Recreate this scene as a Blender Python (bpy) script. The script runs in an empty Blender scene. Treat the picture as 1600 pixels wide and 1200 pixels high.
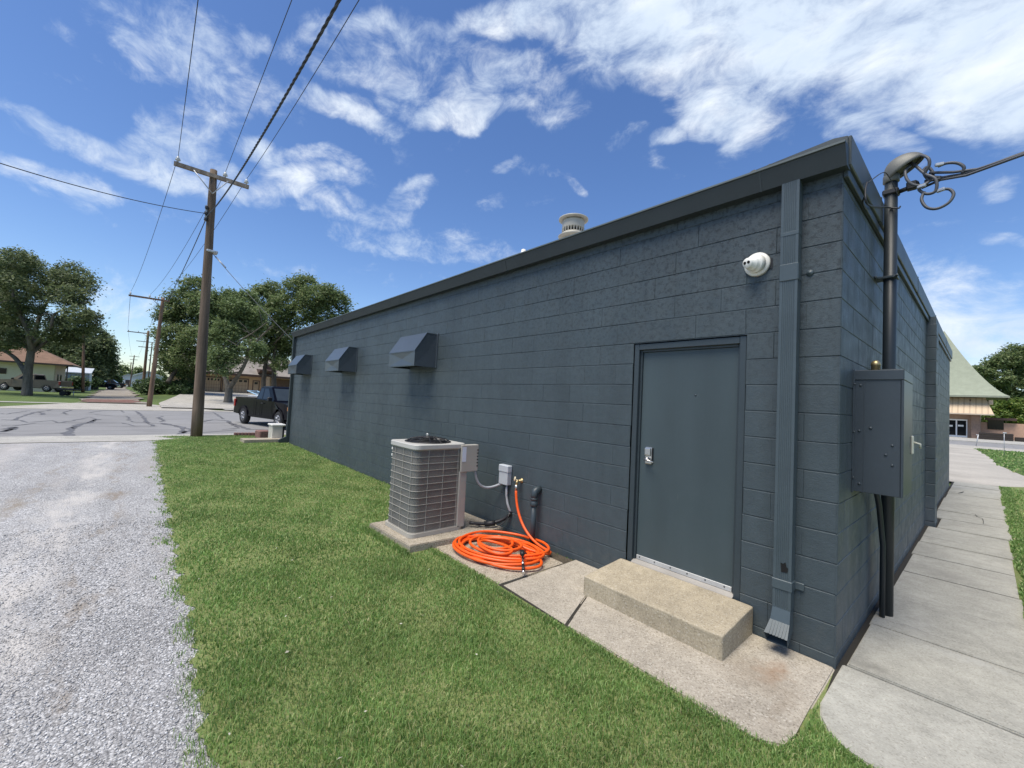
import bpy, bmesh, math, random
import numpy as np
from mathutils import Vector, Matrix, noise as mnoise
random.seed(7); rng = np.random.default_rng(11)
scene = bpy.context.scene
col = scene.collection

# ------------------------------------------------------------------ camera
CF = 652.57                                   # focal length in photo pixels (1600 wide)
CYAW, CPITCH, CROLL = 0.8508, 0.0431, 0.0505
CPOS = np.array([0.6703, -3.5895, 1.6686])
_f = np.array([-math.sin(CYAW)*math.cos(CPITCH), math.cos(CYAW)*math.cos(CPITCH), math.sin(CPITCH)])
_r0 = np.array([math.cos(CYAW), math.sin(CYAW), 0.0]); _u0 = np.cross(_r0, _f)
_r = math.cos(CROLL)*_r0 + math.sin(CROLL)*_u0
_u = -math.sin(CROLL)*_r0 + math.cos(CROLL)*_u0
def ray(x, y): return _f + _r*(x-800)/CF - _u*(y-600)/CF
def onz(x, y, z=0.0): d = ray(x, y); return CPOS + d*(z-CPOS[2])/d[2]
def ony(x, y, Y=0.0): d = ray(x, y); return CPOS + d*(Y-CPOS[1])/d[1]
def onx(x, y, X=0.0): d = ray(x, y); return CPOS + d*(X-CPOS[0])/d[0]
def atd(x, y, D): return CPOS + ray(x, y)*D
def dep(P): return float((np.asarray(P)-CPOS) @ _f)

cd = bpy.data.cameras.new('camera'); cam = bpy.data.objects.new('camera', cd); col.objects.link(cam)
cd.sensor_width = 36.0; cd.lens = CF/1600*36.0; cd.clip_start = 0.05; cd.clip_end = 5000
M = Matrix(((_r[0], _u[0], -_f[0]), (_r[1], _u[1], -_f[1]), (_r[2], _u[2], -_f[2])))
cam.matrix_world = Matrix.Translation(CPOS) @ M.to_4x4()
scene.camera = cam

# ------------------------------------------------------------------ light
SUN_ELEV = math.radians(67)
SUNDIR = np.array([math.cos(SUN_ELEV)*math.cos(math.radians(-86)), math.cos(SUN_ELEV)*math.sin(math.radians(-86)), math.sin(SUN_ELEV)])
sd = bpy.data.lights.new('sun', 'SUN'); so = bpy.data.objects.new('sun', sd); col.objects.link(so)
sd.energy = 2.5; sd.angle = math.radians(36); sd.color = (1.0, 0.93, 0.81)
so.location = (0, -20, 40)
so.rotation_euler = Vector(SUNDIR).to_track_quat('Z', 'Y').to_euler()

scene.view_settings.view_transform = 'Standard'; scene.view_settings.look = 'None'
scene.view_settings.exposure = 1.0; scene.view_settings.gamma = 1.0
scene.view_settings.use_curve_mapping = False
scene.render.engine = 'CYCLES'
scene.cycles.use_denoising = True
scene.cycles.max_bounces = 6; scene.cycles.diffuse_bounces = 3; scene.cycles.glossy_bounces = 2
scene.cycles.transparent_max_bounces = 6

SKY_STRENGTH = 0.1
CLOUDS = [  # image-plane description of cloud banks seen in this sky: centre, long axis vector, half width, amount
 (1290,60,340,-20,110,1.2),(1490,110,270,40,100,1.2),(1130,170,110,30,42,.95),(1050,90,90,40,50,.8),(960,15,260,0,40,.95),(1550,30,260,0,95,1.2),
 (1040,215,45,-10,14,.62),(1350,215,60,40,26,.6),(1160,20,320,0,62,1.15),
 (555,165,62,28,20,.82),(690,158,75,8,22,.86),(620,100,140,40,34,.6),(770,120,120,45,46,.62),(560,45,110,-10,26,.6),(850,160,50,10,22,.55),
 (290,30,110,50,36,.66),(350,110,130,60,46,.72),(270,190,70,-30,46,.7),(390,25,40,10,26,.62),(250,240,70,20,30,.66),
 (115,215,110,40,15,.78),(210,262,140,45,22,.8),(310,280,60,20,26,.72),
 (60,290,120,28,17,.72),(60,322,70,25,8,.5),
 (440,292,100,-14,19,.84),(405,250,60,24,16,.66),(505,255,70,-2,12,.62),(380,300,70,20,20,.6),
 (545,328,74,10,22,.66),(640,302,52,-16,18,.58),(470,327,34,4,5,.5),(778,322,34,-12,12,.5),
 (640,385,120,10,22,.5),(700,400,120,10,14,.5),(820,258,26,-8,12,.5),(872,275,18,14,9,.45),(1000,257,30,4,14,.42),(980,205,22,-8,8,.42),
 (1560,520,170,25,44,.88),(1590,292,50,-14,18,.66),(1590,380,40,8,11,.5),(1560,470,120,-20,22,.6),(1500,560,160,20,30,.6),
 (190,500,80,10,26,.5),(320,555,140,0,20,.45),(430,420,60,8,10,.42),(150,60,60,30,12,.4),
]
def build_world():
    w = bpy.data.worlds.new('World'); scene.world = w; w.use_nodes = True
    nt = w.node_tree; N = nt.nodes; L = nt.links
    for n in list(N): N.remove(n)
    def nd(t, **k):
        n = N.new(t)
        for a, b in k.items(): setattr(n, a, b)
        return n
    def math_(op, a, b=None, clamp=False):
        n = nd('ShaderNodeMath', operation=op, use_clamp=clamp)
        for i, v in enumerate((a, b)):
            if v is None: continue
            if isinstance(v, (int, float)): n.inputs[i].default_value = v
            else: L.new(v, n.inputs[i])
        return n.outputs[0]
    def dot(vec, c):
        n = nd('ShaderNodeVectorMath', operation='DOT_PRODUCT'); L.new(vec, n.inputs[0]); n.inputs[1].default_value = c
        return n.outputs['Value']
    def rng_(v, a, b, c=0.0, d=1.0, t='SMOOTHSTEP'):
        n = nd('ShaderNodeMapRange', interpolation_type=t); L.new(v, n.inputs[0])
        for i, x in enumerate((a, b, c, d)): n.inputs[i+1].default_value = x
        return n.outputs[0]
    sky = nd('ShaderNodeTexSky', sky_type='NISHITA'); sky.sun_disc = False
    sky.sun_elevation = SUN_ELEV
    sky.sun_rotation = math.atan2(SUNDIR[0], SUNDIR[1])
    sky.altitude = 400; sky.air_density = 1.0; sky.dust_density = 0.6; sky.ozone_density = 2.2
    hs = nd('ShaderNodeHueSaturation'); hs.inputs['Saturation'].default_value = 1.18; hs.inputs['Value'].default_value = 0.86
    hs.inputs['Hue'].default_value = 0.508
    L.new(sky.outputs[0], hs.inputs['Color'])
    tc = nd('ShaderNodeTexCoord'); sep = nd('ShaderNodeSeparateXYZ'); L.new(tc.outputs['Generated'], sep.inputs[0])
    z = math_('MAXIMUM', sep.outputs[2], 0.02)
    cmb = nd('ShaderNodeCombineXYZ')
    L.new(math_('DIVIDE', sep.outputs[0], z), cmb.inputs[0]); L.new(math_('DIVIDE', sep.outputs[1], z), cmb.inputs[1]); cmb.inputs[2].default_value = 1.0
    uv = cmb.outputs[0]
    # domain warp so that banks get ragged outlines
    wn = nd('ShaderNodeTexNoise'); wn.inputs['Scale'].default_value = 4.5; wn.inputs['Detail'].default_value = 4
    L.new(tc.outputs['Generated'], wn.inputs['Vector'])
    sub = nd('ShaderNodeVectorMath', operation='SUBTRACT'); L.new(wn.outputs['Color'], sub.inputs[0]); sub.inputs[1].default_value = (.5, .5, .5)
    sc = nd('ShaderNodeVectorMath', operation='MULTIPLY'); L.new(sub.outputs[0], sc.inputs[0]); 
    iz = nd('ShaderNodeCombineXYZ'); k_ = math_('DIVIDE', .30, z); L.new(k_, iz.inputs[0]); L.new(k_, iz.inputs[1]); L.new(iz.outputs[0], sc.inputs[1])
    ad = nd('ShaderNodeVectorMath', operation='ADD'); L.new(uv, ad.inputs[0]); L.new(sc.outputs[0], ad.inputs[1])
    uvw = ad.outputs[0]
    def pl(x, y): d = ray(x, y); return d[:2]/max(d[2], .02)
    cover = None
    for cx, cy, ax, ay, b, amt in CLOUDS:
        a = np.array([ax, ay], float); n = np.array([-a[1], a[0]])/np.linalg.norm(a)*b
        a *= 1.15; n *= 1.25
        P = pl(cx, cy)
        Pa = (pl(cx+a[0]*.5, cy+a[1]*.5)-pl(cx-a[0]*.5, cy-a[1]*.5)); Pb = pl(cx+n[0]*.5, cy+n[1]*.5)-pl(cx-n[0]*.5, cy-n[1]*.5)
        J = np.linalg.inv(np.stack([Pa, Pb], 1)); k = -J @ P
        q1 = dot(uvw, (J[0, 0], J[0, 1], k[0])); q2 = dot(uvw, (J[1, 0], J[1, 1], k[1]))
        r2 = math_('ADD', math_('MULTIPLY', q1, q1), math_('MULTIPLY', q2, q2))
        v = rng_(r2, 0.0, 2.1, amt*.96, 0.0)
        cover = v if cover is None else math_('MAXIMUM', cover, v)
    # fine cloud texture
    mp = nd('ShaderNodeMapping'); mp.inputs['Rotation'].default_value = (0, 0, math.radians(-40)); mp.inputs['Scale'].default_value = (1.0, 1.5, 2.1)
    L.new(tc.outputs['Generated'], mp.inputs['Vector'])
    n1 = nd('ShaderNodeTexNoise'); n1.inputs['Scale'].default_value = 10.0; n1.inputs['Detail'].default_value = 10; n1.inputs['Roughness'].default_value = .66; n1.inputs['Distortion'].default_value = .35
    L.new(mp.outputs[0], n1.inputs['Vector'])
    n2 = nd('ShaderNodeTexNoise'); n2.inputs['Scale'].default_value = 5.5; n2.inputs['Detail'].default_value = 7; n2.inputs['Roughness'].default_value = .55
    L.new(mp.outputs[0], n2.inputs['Vector'])
    dens = math_('ADD', cover, math_('MULTIPLY', math_('SUBTRACT', n1.outputs[0], .5), 2.0))
    dens = rng_(dens, .2, 1.3)
    # clouds never quite opaque at the thin ends
    ccol = nd('ShaderNodeMix', data_type='RGBA'); L.new(rng_(n2.outputs[0], .4, .72), ccol.inputs['Factor'])
    ccol.inputs['A'].default_value = (3.7, 4.3, 5.1, 1); ccol.inputs['B'].default_value = (5.1, 5.4, 5.7, 1)
    mix = nd('ShaderNodeMix', data_type='RGBA'); L.new(dens, mix.inputs['Factor']); L.new(hs.outputs[0], mix.inputs['A']); L.new(ccol.outputs['Result'], mix.inputs['B'])
    bg = nd('ShaderNodeBackground'); bg.inputs['Strength'].default_value = SKY_STRENGTH; L.new(mix.outputs['Result'], bg.inputs['Color'])
    out = nd('ShaderNodeOutputWorld'); L.new(bg.outputs[0], out.inputs['Surface'])
build_world()

# ------------------------------------------------------------------ helpers
def tag(o, label=None, cat=None, group=None, kind=None):
    if label: o['label'] = label
    if cat: o['category'] = cat
    if group: o['group'] = group
    if kind: o['kind'] = kind
    return o
def empty(name, loc=(0, 0, 0), rz=0.0):
    o = bpy.data.objects.new(name, None); col.objects.link(o); o.location = tuple(float(v) for v in loc); o.rotation_euler = (0, 0, rz)
    o.empty_display_size = .2
    return o
def copy_tree(o, parent=None):
    c = o.copy(); col.objects.link(c); c.parent = parent
    for ch in list(o.children): copy_tree(ch, c)
    return c
class MB:
    def __init__(s): s.v = []; s.f = []; s.sm = []
    def add(s, vs, fs, smooth=False):
        b = len(s.v); s.v += [tuple(float(c) for c in p) for p in vs]; s.f += [tuple(i+b for i in f) for f in fs]; s.sm += [smooth]*len(fs); return s
    def box(s, a, b, bev=0.0, rz=0.0, pivot=None, seg=1):
        bm = bmesh.new(); bmesh.ops.create_cube(bm, size=1)
        c = [(a[i]+b[i])/2 for i in range(3)]; d = [abs(b[i]-a[i]) for i in range(3)]
        for v in bm.verts: v.co = Vector((v.co.x*d[0], v.co.y*d[1], v.co.z*d[2]))
        if bev: bmesh.ops.bevel(bm, geom=list(bm.edges), offset=min(bev, min(d)*.45), segments=seg, affect='EDGES', profile=.6)
        m = Matrix.Translation(c)
        if rz: m = Matrix.Translation(c) @ Matrix.Rotation(rz, 4, 'Z')
        bm.transform(m); bm.verts.index_update()
        s.add([v.co for v in bm.verts], [[v.index for v in f.verts] for f in bm.faces]); bm.free(); return s
    def prism(s, poly, axis, lo, hi, bev=0.0):
        # poly in the other two axes (order xyz without axis); extruded from lo to hi along axis
        def P(p, t):
            q = list(p); q.insert(axis, t); return q
        bm = bmesh.new(); n = len(poly)
        A = [bm.verts.new(P(p, lo)) for p in poly]; B = [bm.verts.new(P(p, hi)) for p in poly]
        bm.faces.new(A); bm.faces.new(B[::-1])
        for i in range(n): bm.faces.new((A[i], B[i], B[(i+1) % n], A[(i+1) % n])[::-1])
        bmesh.ops.recalc_face_normals(bm, faces=bm.faces)
        if bev: bmesh.ops.bevel(bm, geom=list(bm.edges), offset=bev, segments=1, affect='EDGES')
        bmesh.ops.triangulate(bm, faces=[f for f in bm.faces if len(f.verts) > 4])
        bm.verts.index_update()
        s.add([v.co for v in bm.verts], [[v.index for v in f.verts] for f in bm.faces]); bm.free(); return s
    def tube(s, pts, r, n=8, caps=True):
        pts = [Vector([float(c) for c in p]) for p in pts]; m = len(pts)
        rs = r if isinstance(r, (list, tuple)) else [r]*m
        t0 = (pts[1]-pts[0]).normalized(); up = Vector((0, 0, 1)) if abs(t0.z) < .9 else Vector((1, 0, 0))
        x = t0.cross(up).normalized(); V = []; F = []
        for i, p in enumerate(pts):
            t = (pts[min(i+1, m-1)]-pts[max(i-1, 0)])
            t = t.normalized() if t.length > 1e-9 else t0
            x = (x - t*x.dot(t)); x = x.normalized() if x.length > 1e-6 else t.orthogonal().normalized()
            y = t.cross(x)
            for k in range(n):
                a = 2*math.pi*k/n; V.append(p + (x*math.cos(a)+y*math.sin(a))*rs[i])
        for i in range(m-1):
            for k in range(n):
                F.append((i*n+k, i*n+(k+1) % n, (i+1)*n+(k+1) % n, (i+1)*n+k))
        s.add(V, F, True)
        if caps:
            b = len(s.v)-len(V)
            s.f.append(tuple(b+k for k in range(n))[::-1]); s.f.append(tuple(b+(m-1)*n+k for k in range(n))); s.sm += [False, False]
        return s
    def lathe(s, prof, c=(0, 0, 0), axis=(0, 0, 1), n=24, smooth=True):
        ax = Vector(axis).normalized(); x = ax.orthogonal().normalized(); y = ax.cross(x); c = Vector([float(q) for q in c]); V = []; F = []
        for (r, h) in prof:
            for k in range(n):
                a = 2*math.pi*k/n; V.append(c + ax*h + (x*math.cos(a)+y*math.sin(a))*r)
        for i in range(len(prof)-1):
            for k in range(n): F.append((i*n+k, i*n+(k+1) % n, (i+1)*n+(k+1) % n, (i+1)*n+k))
        F.append(tuple(range(n))[::-1]); F.append(tuple((len(prof)-1)*n+k for k in range(n)))
        return s.add(V, F, smooth)
    def sphere(s, c, r, n=12):
        bm = bmesh.new(); bmesh.ops.create_uvsphere(bm, u_segments=n, v_segments=max(6, n//2), radius=1)
        rr = r if isinstance(r, (list, tuple)) else (r, r, r); bm.verts.index_update()
        s.add([(c[0]+v.co.x*rr[0], c[1]+v.co.y*rr[1], c[2]+v.co.z*rr[2]) for v in bm.verts], [[v.index for v in f.verts] for f in bm.faces], True); bm.free(); return s
    def build(s, name, mat, parent=None, origin=None):
        me = bpy.data.meshes.new(name)
        v = s.v
        if origin is not None: v = [(p[0]-origin[0], p[1]-origin[1], p[2]-origin[2]) for p in v]
        me.from_pydata(v, [], s.f); me.polygons.foreach_set('use_smooth', s.sm)
        me.materials.append(mat); me.update()
        o = bpy.data.objects.new(name, me); col.objects.link(o); o.parent = parent
        if origin is not None: o.location = tuple(float(c) for c in origin)
        return o
def np_mesh(name, V, F, mat, parent=None, smooth=False):
    """V (n,3) float, F (m,k) int - all faces the same size"""
    me = bpy.data.meshes.new(name); n, k = F.shape
    me.vertices.add(len(V)); me.vertices.foreach_set('co', np.ascontiguousarray(V, np.float32).ravel())
    me.loops.add(n*k); me.loops.foreach_set('vertex_index', np.ascontiguousarray(F, np.int32).ravel())
    me.polygons.add(n); me.polygons.foreach_set('loop_start', np.arange(0, n*k, k, dtype=np.int32)); me.polygons.foreach_set('loop_total', np.full(n, k, np.int32))
    me.materials.append(mat); me.update(calc_edges=True)
    if smooth: me.polygons.foreach_set('use_smooth', np.ones(n, bool))
    o = bpy.data.objects.new(name, me); col.objects.link(o); o.parent = parent
    return o

class Mat:
    def __init__(s, name, base=(.5, .5, .5), rough=.6, metal=0.0, spec=.5, coat=0.0):
        s.m = bpy.data.materials.new(name); s.m.use_nodes = True; s.nt = s.m.node_tree; s.b = s.nt.nodes['Principled BSDF']
        s.b.inputs['Base Color'].default_value = (*base, 1); s.b.inputs['Roughness'].default_value = rough; s.b.inputs['Metallic'].default_value = metal
        s.b.inputs['Specular IOR Level'].default_value = spec; s.b.inputs['Coat Weight'].default_value = coat
        s.tc = s.nt.nodes.new('ShaderNodeTexCoord'); s.colour = None; s.base = base; s.h = None
    def n(s, t, **k):
        x = s.nt.nodes.new(t)
        for a, b in k.items(): setattr(x, a, b)
        return x
    def l(s, a, b): s.nt.links.new(a, b)
    def co(s, scale=(1, 1, 1), rot=(0, 0, 0)):
        m = s.n('ShaderNodeMapping'); m.inputs['Scale'].default_value = scale; m.inputs['Rotation'].default_value = rot; s.l(s.tc.outputs['Object'], m.inputs[0]); return m.outputs[0]
    def noise(s, scale=5, detail=5, rough=.55, stretch=(1, 1, 1), dist=0.0, out=0):
        x = s.n('ShaderNodeTexNoise'); x.inputs['Scale'].default_value = scale; x.inputs['Detail'].default_value = detail; x.inputs['Roughness'].default_value = rough; x.inputs['Distortion'].default_value = dist
        s.l(s.co(stretch), x.inputs['Vector']); return x.outputs[out]
    def voro(s, scale=5, feature='F1', stretch=(1, 1, 1), out=0, rand=1.0):
        x = s.n('ShaderNodeTexVoronoi', feature=feature); x.inputs['Scale'].default_value = scale; x.inputs['Randomness'].default_value = rand; s.l(s.co(stretch), x.inputs['Vector']); return x.outputs[out]
    def rng(s, v, a, b, c=0.0, d=1.0):
        x = s.n('ShaderNodeMapRange'); s.l(v, x.inputs[0])
        for i, q in enumerate((a, b, c, d)): x.inputs[i+1].default_value = q
        return x.outputs[0]
    def mixc(s, fac, a, b, blend='MIX'):
        x = s.n('ShaderNodeMix', data_type='RGBA', blend_type=blend)
        for v, k in ((fac, 'Factor'), (a, 'A'), (b, 'B')):
            if isinstance(v, (int, float)): x.inputs[k].default_value = v
            elif isinstance(v, tuple): x.inputs[k].default_value = (*v, 1)
            else: s.l(v, x.inputs[k])
        return x.outputs['Result']
    def math(s, op, a, b):
        x = s.n('ShaderNodeMath', operation=op)
        for i, v in enumerate((a, b)):
            if isinstance(v, (int, float)): x.inputs[i].default_value = v
            else: s.l(v, x.inputs[i])
        return x.outputs[0]
    def over(s, fac, c):           # lay a colour over what is there
        s.colour = s.mixc(fac, s.colour if s.colour is not None else s.base, c); return s
    def mul(s, fac, c):
        s.colour = s.mixc(fac, s.colour if s.colour is not None else s.base, c, 'MULTIPLY'); return s
    def vary(s, scale, lo, hi, a=.3, b=.7, detail=5, stretch=(1, 1, 1), rough=.55):
        v = s.rng(s.noise(scale, detail, rough, stretch), a, b, lo, hi)
        c = s.n('ShaderNodeCombineColor')
        for i in range(3): s.l(v, c.inputs[i])
        s.colour = s.mixc(1.0, s.colour if s.colour is not None else s.base, c.outputs[0], 'MULTIPLY'); return s
    def island(s, lo, hi):
        g = s.n('ShaderNodeNewGeometry'); v = s.rng(g.outputs['Random Per Island'], 0, 1, lo, hi); c = s.n('ShaderNodeCombineColor')
        for i in range(3): s.l(v, c.inputs[i])
        s.colour = s.mixc(1.0, s.colour if s.colour is not None else s.base, c.outputs[0], 'MULTIPLY'); return s
    def bump(s, height, strength=.3, dist=.01):
        x = s.n('ShaderNodeBump'); x.inputs['Strength'].default_value = strength; x.inputs['Distance'].default_value = dist; s.l(height, x.inputs['Height'])
        if s.h is not None: s.l(s.h, x.inputs['Normal'])
        s.h = x.outputs[0]; return s
    def roughv(s, v): s.l(v, s.b.inputs['Roughness']); return s
    def done(s):
        if s.colour is not None: s.l(s.colour, s.b.inputs['Base Color'])
        if s.h is not None: s.l(s.h, s.b.inputs['Normal'])
        return s.m
def simple(name, base, rough=.6, metal=0.0, var=.12, vs=4.0, bump=0.0, bs=60, spec=.5, coat=0.0):
    m = Mat(name, base, rough, metal, spec, coat)
    if var: m.vary(vs, 1-var, 1+var)
    if bump: m.bump(m.noise(bs, 4), bump, .004)
    return m.done()
def foliage(name, dark, mid, light, trans=.25):
    m = Mat(name, mid, .55, 0, .35)
    g = m.n('ShaderNodeNewGeometry'); r = m.n('ShaderNodeValToRGB'); m.l(g.outputs['Random Per Island'], r.inputs[0])
    e = r.color_ramp.elements; e[0].position = 0; e[0].color = (*dark, 1); e[1].position = 1; e[1].color = (*light, 1)
    k = r.color_ramp.elements.new(.55); k.color = (*mid, 1)
    m.colour = r.outputs[0]
    m.done()
    tr = m.n('ShaderNodeBsdfTranslucent'); m.l(r.outputs[0], tr.inputs['Color'])
    mx = m.n('ShaderNodeMixShader'); mx.inputs[0].default_value = trans
    m.l(m.b.outputs[0], mx.inputs[1]); m.l(tr.outputs[0], mx.inputs[2])
    m.l(mx.outputs[0], m.nt.nodes['Material Output'].inputs['Surface'])
    return m.m

# ------------------------------------------------------------------ materials
SLATE = (.055, .073, .082)
def slate(name, base=SLATE, rough=.5, var=.1, bump=.0):
    m = Mat(name, base, rough, 0, .45); m.vary(3, 1-var, 1+var); m.vary(40, .95, 1.05)
    if bump: m.bump(m.noise(220, 3), bump, .002)
    return m.done()
def block_material(name, spots, streaks):
    m = Mat(name, SLATE, .5, 0, .4)
    m.island(.96, 1.04)
    m.vary(.9, .9, 1.1, detail=4)
    m.vary(14, .93, 1.08)
    m.vary(2.6, .94, 1.06, .35, .65, 6, (1, 1, .18)); m.vary(11, .95, 1.05, .3, .7, 5, (1, 1, .08))
    dz_ = m.n('ShaderNodeSeparateXYZ'); m.l(m.tc.outputs['Object'], dz_.inputs[0])
    m.over(m.math('MULTIPLY', m.math('MULTIPLY', m.rng(dz_.outputs[2], .45, .0), m.rng(m.noise(9, 6, .7), .5, .7)), .22), (.2, .18, .14))
    if spots:      # pitted, weathered blocks high on the wall
        sep = m.n('ShaderNodeSeparateXYZ'); m.l(m.tc.outputs['Object'], sep.inputs[0])
        hi = m.math('MULTIPLY', m.rng(sep.outputs[2], 1.5, 3.0), m.rng(sep.outputs[0], -8, -1.2))
        p = m.rng(m.noise(24, 7, .75), .49, .6)
        m.mul(m.math('MULTIPLY', m.math('MULTIPLY', p, hi), .95), (.42, .43, .45))
        m.over(m.math('MULTIPLY', m.rng(m.noise(55, 5, .7), .6, .74), m.math('MULTIPLY', hi, .35)), (.09, .105, .115))
    if streaks:    # chalky runs down the side wall
        p = m.rng(m.noise(2.2, 6, .65, (1, 2.2, .45)), .42, .7)
        m.over(m.math('MULTIPLY', p, .5), (.12, .138, .16))
        q = m.rng(m.noise(3.2, 6, .7, (1, 2.6, .5)), .52, .72)
        m.mul(m.math('MULTIPLY', q, .5), (.5, .52, .55))
    m.bump(m.noise(120, 5, .7), .6, .005); m.bump(m.noise(38, 5, .6), .3, .008)
    m.roughv(m.rng(m.noise(6, 4), .3, .7, .4, .62))
    return m.done()
M_BLOCK = block_material('painted_block', True, False)
M_BLOCK2 = block_material('painted_block_chalky', False, True)
M_TRIM = slate('slate_metal_trim', (.04, .053, .057), .42)
M_GUT = slate('slate_gutter_paint', (.031, .041, .045), .5)
def door_paint():
    m = Mat('slate_door_paint', (.05, .07, .077), .45, 0, .45); m.vary(1.2, .9, 1.1, .35, .65, 4, (1, 1, .3)); m.vary(5, .94, 1.06, .3, .7, 6, (1, 1, .12)); m.vary(60, .97, 1.03)
    m.over(m.math('MULTIPLY', m.rng(m.noise(16, 6, .75, (1, 1, .4)), .64, .72), .25), (.14, .16, .165)); m.roughv(m.rng(m.noise(5, 4), .3, .7, .38, .55)); m.bump(m.noise(6, 3, .4), .12, .01); return m.done()
M_DOORP = door_paint()
M_FRAME = slate('slate_frame_paint', (.036, .049, .057), .42, .06); M_MAST = slate('slate_mast_paint', (.02, .027, .032), .45, .06)
M_DOWN = slate('slate_downspout', (.06, .081, .092), .42, .08)
M_HOODM = slate('slate_hood_metal', (.06, .074, .088), .3, .08)
M_BLACK = simple('black_plastic', (.012, .012, .013), .5)
M_HOLE = simple('black_hole', (.004, .004, .004), .9, var=0)
M_RUBBER = simple('tyre_rubber', (.014, .014, .015), .8, bump=.2)
M_STEEL = simple('brushed_steel', (.55, .54, .52), .35, .9)
M_CHROME = simple('chrome', (.7, .7, .7), .14, 1.0, var=.05)
M_BRASS = simple('brass', (.42, .33, .17), .42, .8)
M_WHITE = simple('white_plastic', (.74, .73, .67), .45, var=.06)
M_OFFWHITE = simple('off_white_metal', (.44, .42, .36), .5, var=.1)
M_GALV = simple('galvanised', (.42, .44, .46), .45, .5)
M_GREYCABLE = simple('grey_conduit', (.33, .35, .37), .5)
M_CABLE = simple('cable_black', (.03, .033, .038), .6)
M_CABLEG = simple('cable_grey', (.07, .074, .082), .55)
M_GLASS = simple('dark_glass', (.010, .012, .014), .08, 0, var=0, spec=.22)
M_GLASSR = simple('windscreen_glass', (.035, .045, .05), .08, 0, var=.1, spec=.35)
M_ALU = simple('aluminium', (.5, .5, .49), .45, .3)
def concrete(name, base, stain=None, speck=.5):
    m = Mat(name, base, .88, 0, .2)
    m.vary(1.3, .84, 1.12); m.vary(9, .88, 1.1, detail=7)
    m.over(m.math('MULTIPLY', m.rng(m.noise(3.1, 7, .7), .55, .75), .5), tuple(c*.6 for c in base))
    m.over(m.math('MULTIPLY', m.rng(m.noise(5.3, 7, .72, (1, .4, 1)), .58, .74), .45), tuple(min(.7, c*1.35) for c in base))
    m.vary(85, 1-.3*speck, 1+.3*speck, .35, .65, 4, rough=.7)
    c = m.n('ShaderNodeTexVoronoi'); c.inputs['Scale'].default_value = 120; m.l(m.co(), c.inputs['Vector']); sp = m.n('ShaderNodeSeparateColor'); m.l(c.outputs['Color'], sp.inputs[0])
    m.mul(m.math('MULTIPLY', m.rng(sp.outputs[0], .82, .9), speck), (.45, .42, .38))
    m.over(m.math('MULTIPLY', m.rng(sp.outputs[1], .9, .95), speck*.7), (.62, .58, .5))
    m.over(m.math('MULTIPLY', m.rng(m.noise(1.1, 3, .5), .6, .63), 0.0), base)
    if stain:
        for (x, y, rx, ry, c, a) in stain:
            mp = m.n('ShaderNodeMapping'); mp.vector_type = 'TEXTURE'; mp.inputs['Location'].default_value = (x, y, 0); mp.inputs['Scale'].default_value = (rx, ry, 1e3)
            wn = m.noise(7, 5, .6, out=1)
            va = m.n('ShaderNodeVectorMath', operation='MULTIPLY_ADD'); m.l(wn, va.inputs[0]); va.inputs[1].default_value = (.3, .3, 0); m.l(m.tc.outputs['Object'], va.inputs[2])
            va2 = m.n('ShaderNodeVectorMath', operation='SUBTRACT'); m.l(va.outputs[0], va2.inputs[0]); va2.inputs[1].default_value = (.15, .15, 0)
            m.l(va2.outputs[0], mp.inputs[0])
            ln = m.n('ShaderNodeVectorMath', operation='LENGTH'); m.l(mp.outputs[0], ln.inputs[0])
            m.over(m.math('MULTIPLY', m.rng(ln.outputs['Value'], 1.0, .1), a), c)
    m.bump(m.noise(150, 4, .7), .6, .005); m.bump(m.noise(25, 5, .6), .3, .01)
    return m.done()
M_APRON = concrete('apron_concrete', (.385, .345, .28), [(-.24, -.40, .1, .2, (.27, .16, .09), .6), (-.3, -.55, .3, .25, (.2, .15, .1), .4), (-.1, -.75, .05, .3, (.2, .15, .1), .3)], .55)
M_STEP = concrete('step_concrete', (.395, .34, .245), None, .45)
M_WALK = concrete('walk_concrete', (.37, .36, .31), [(.3, 1.3, .1, .5, (.45, .44, .4), .3), (.6, .9, .3, .08, (.47, .46, .42), .35), (.16, .2, .16, .14, (.13, .125, .11), .55), (.4, 3.2, .3, .3, (.2, .19, .17), .4)], .3)
M_KERB = concrete('kerb_concrete', (.40, .39, .355))
M_DRIVE = concrete('driveway_concrete', (.40, .38, .335))
M_PAD = concrete('pad_concrete', (.36, .315, .245), None, .8)
M_CRACK = simple('crack_dirt', (.03, .027, .02), .95)

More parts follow.
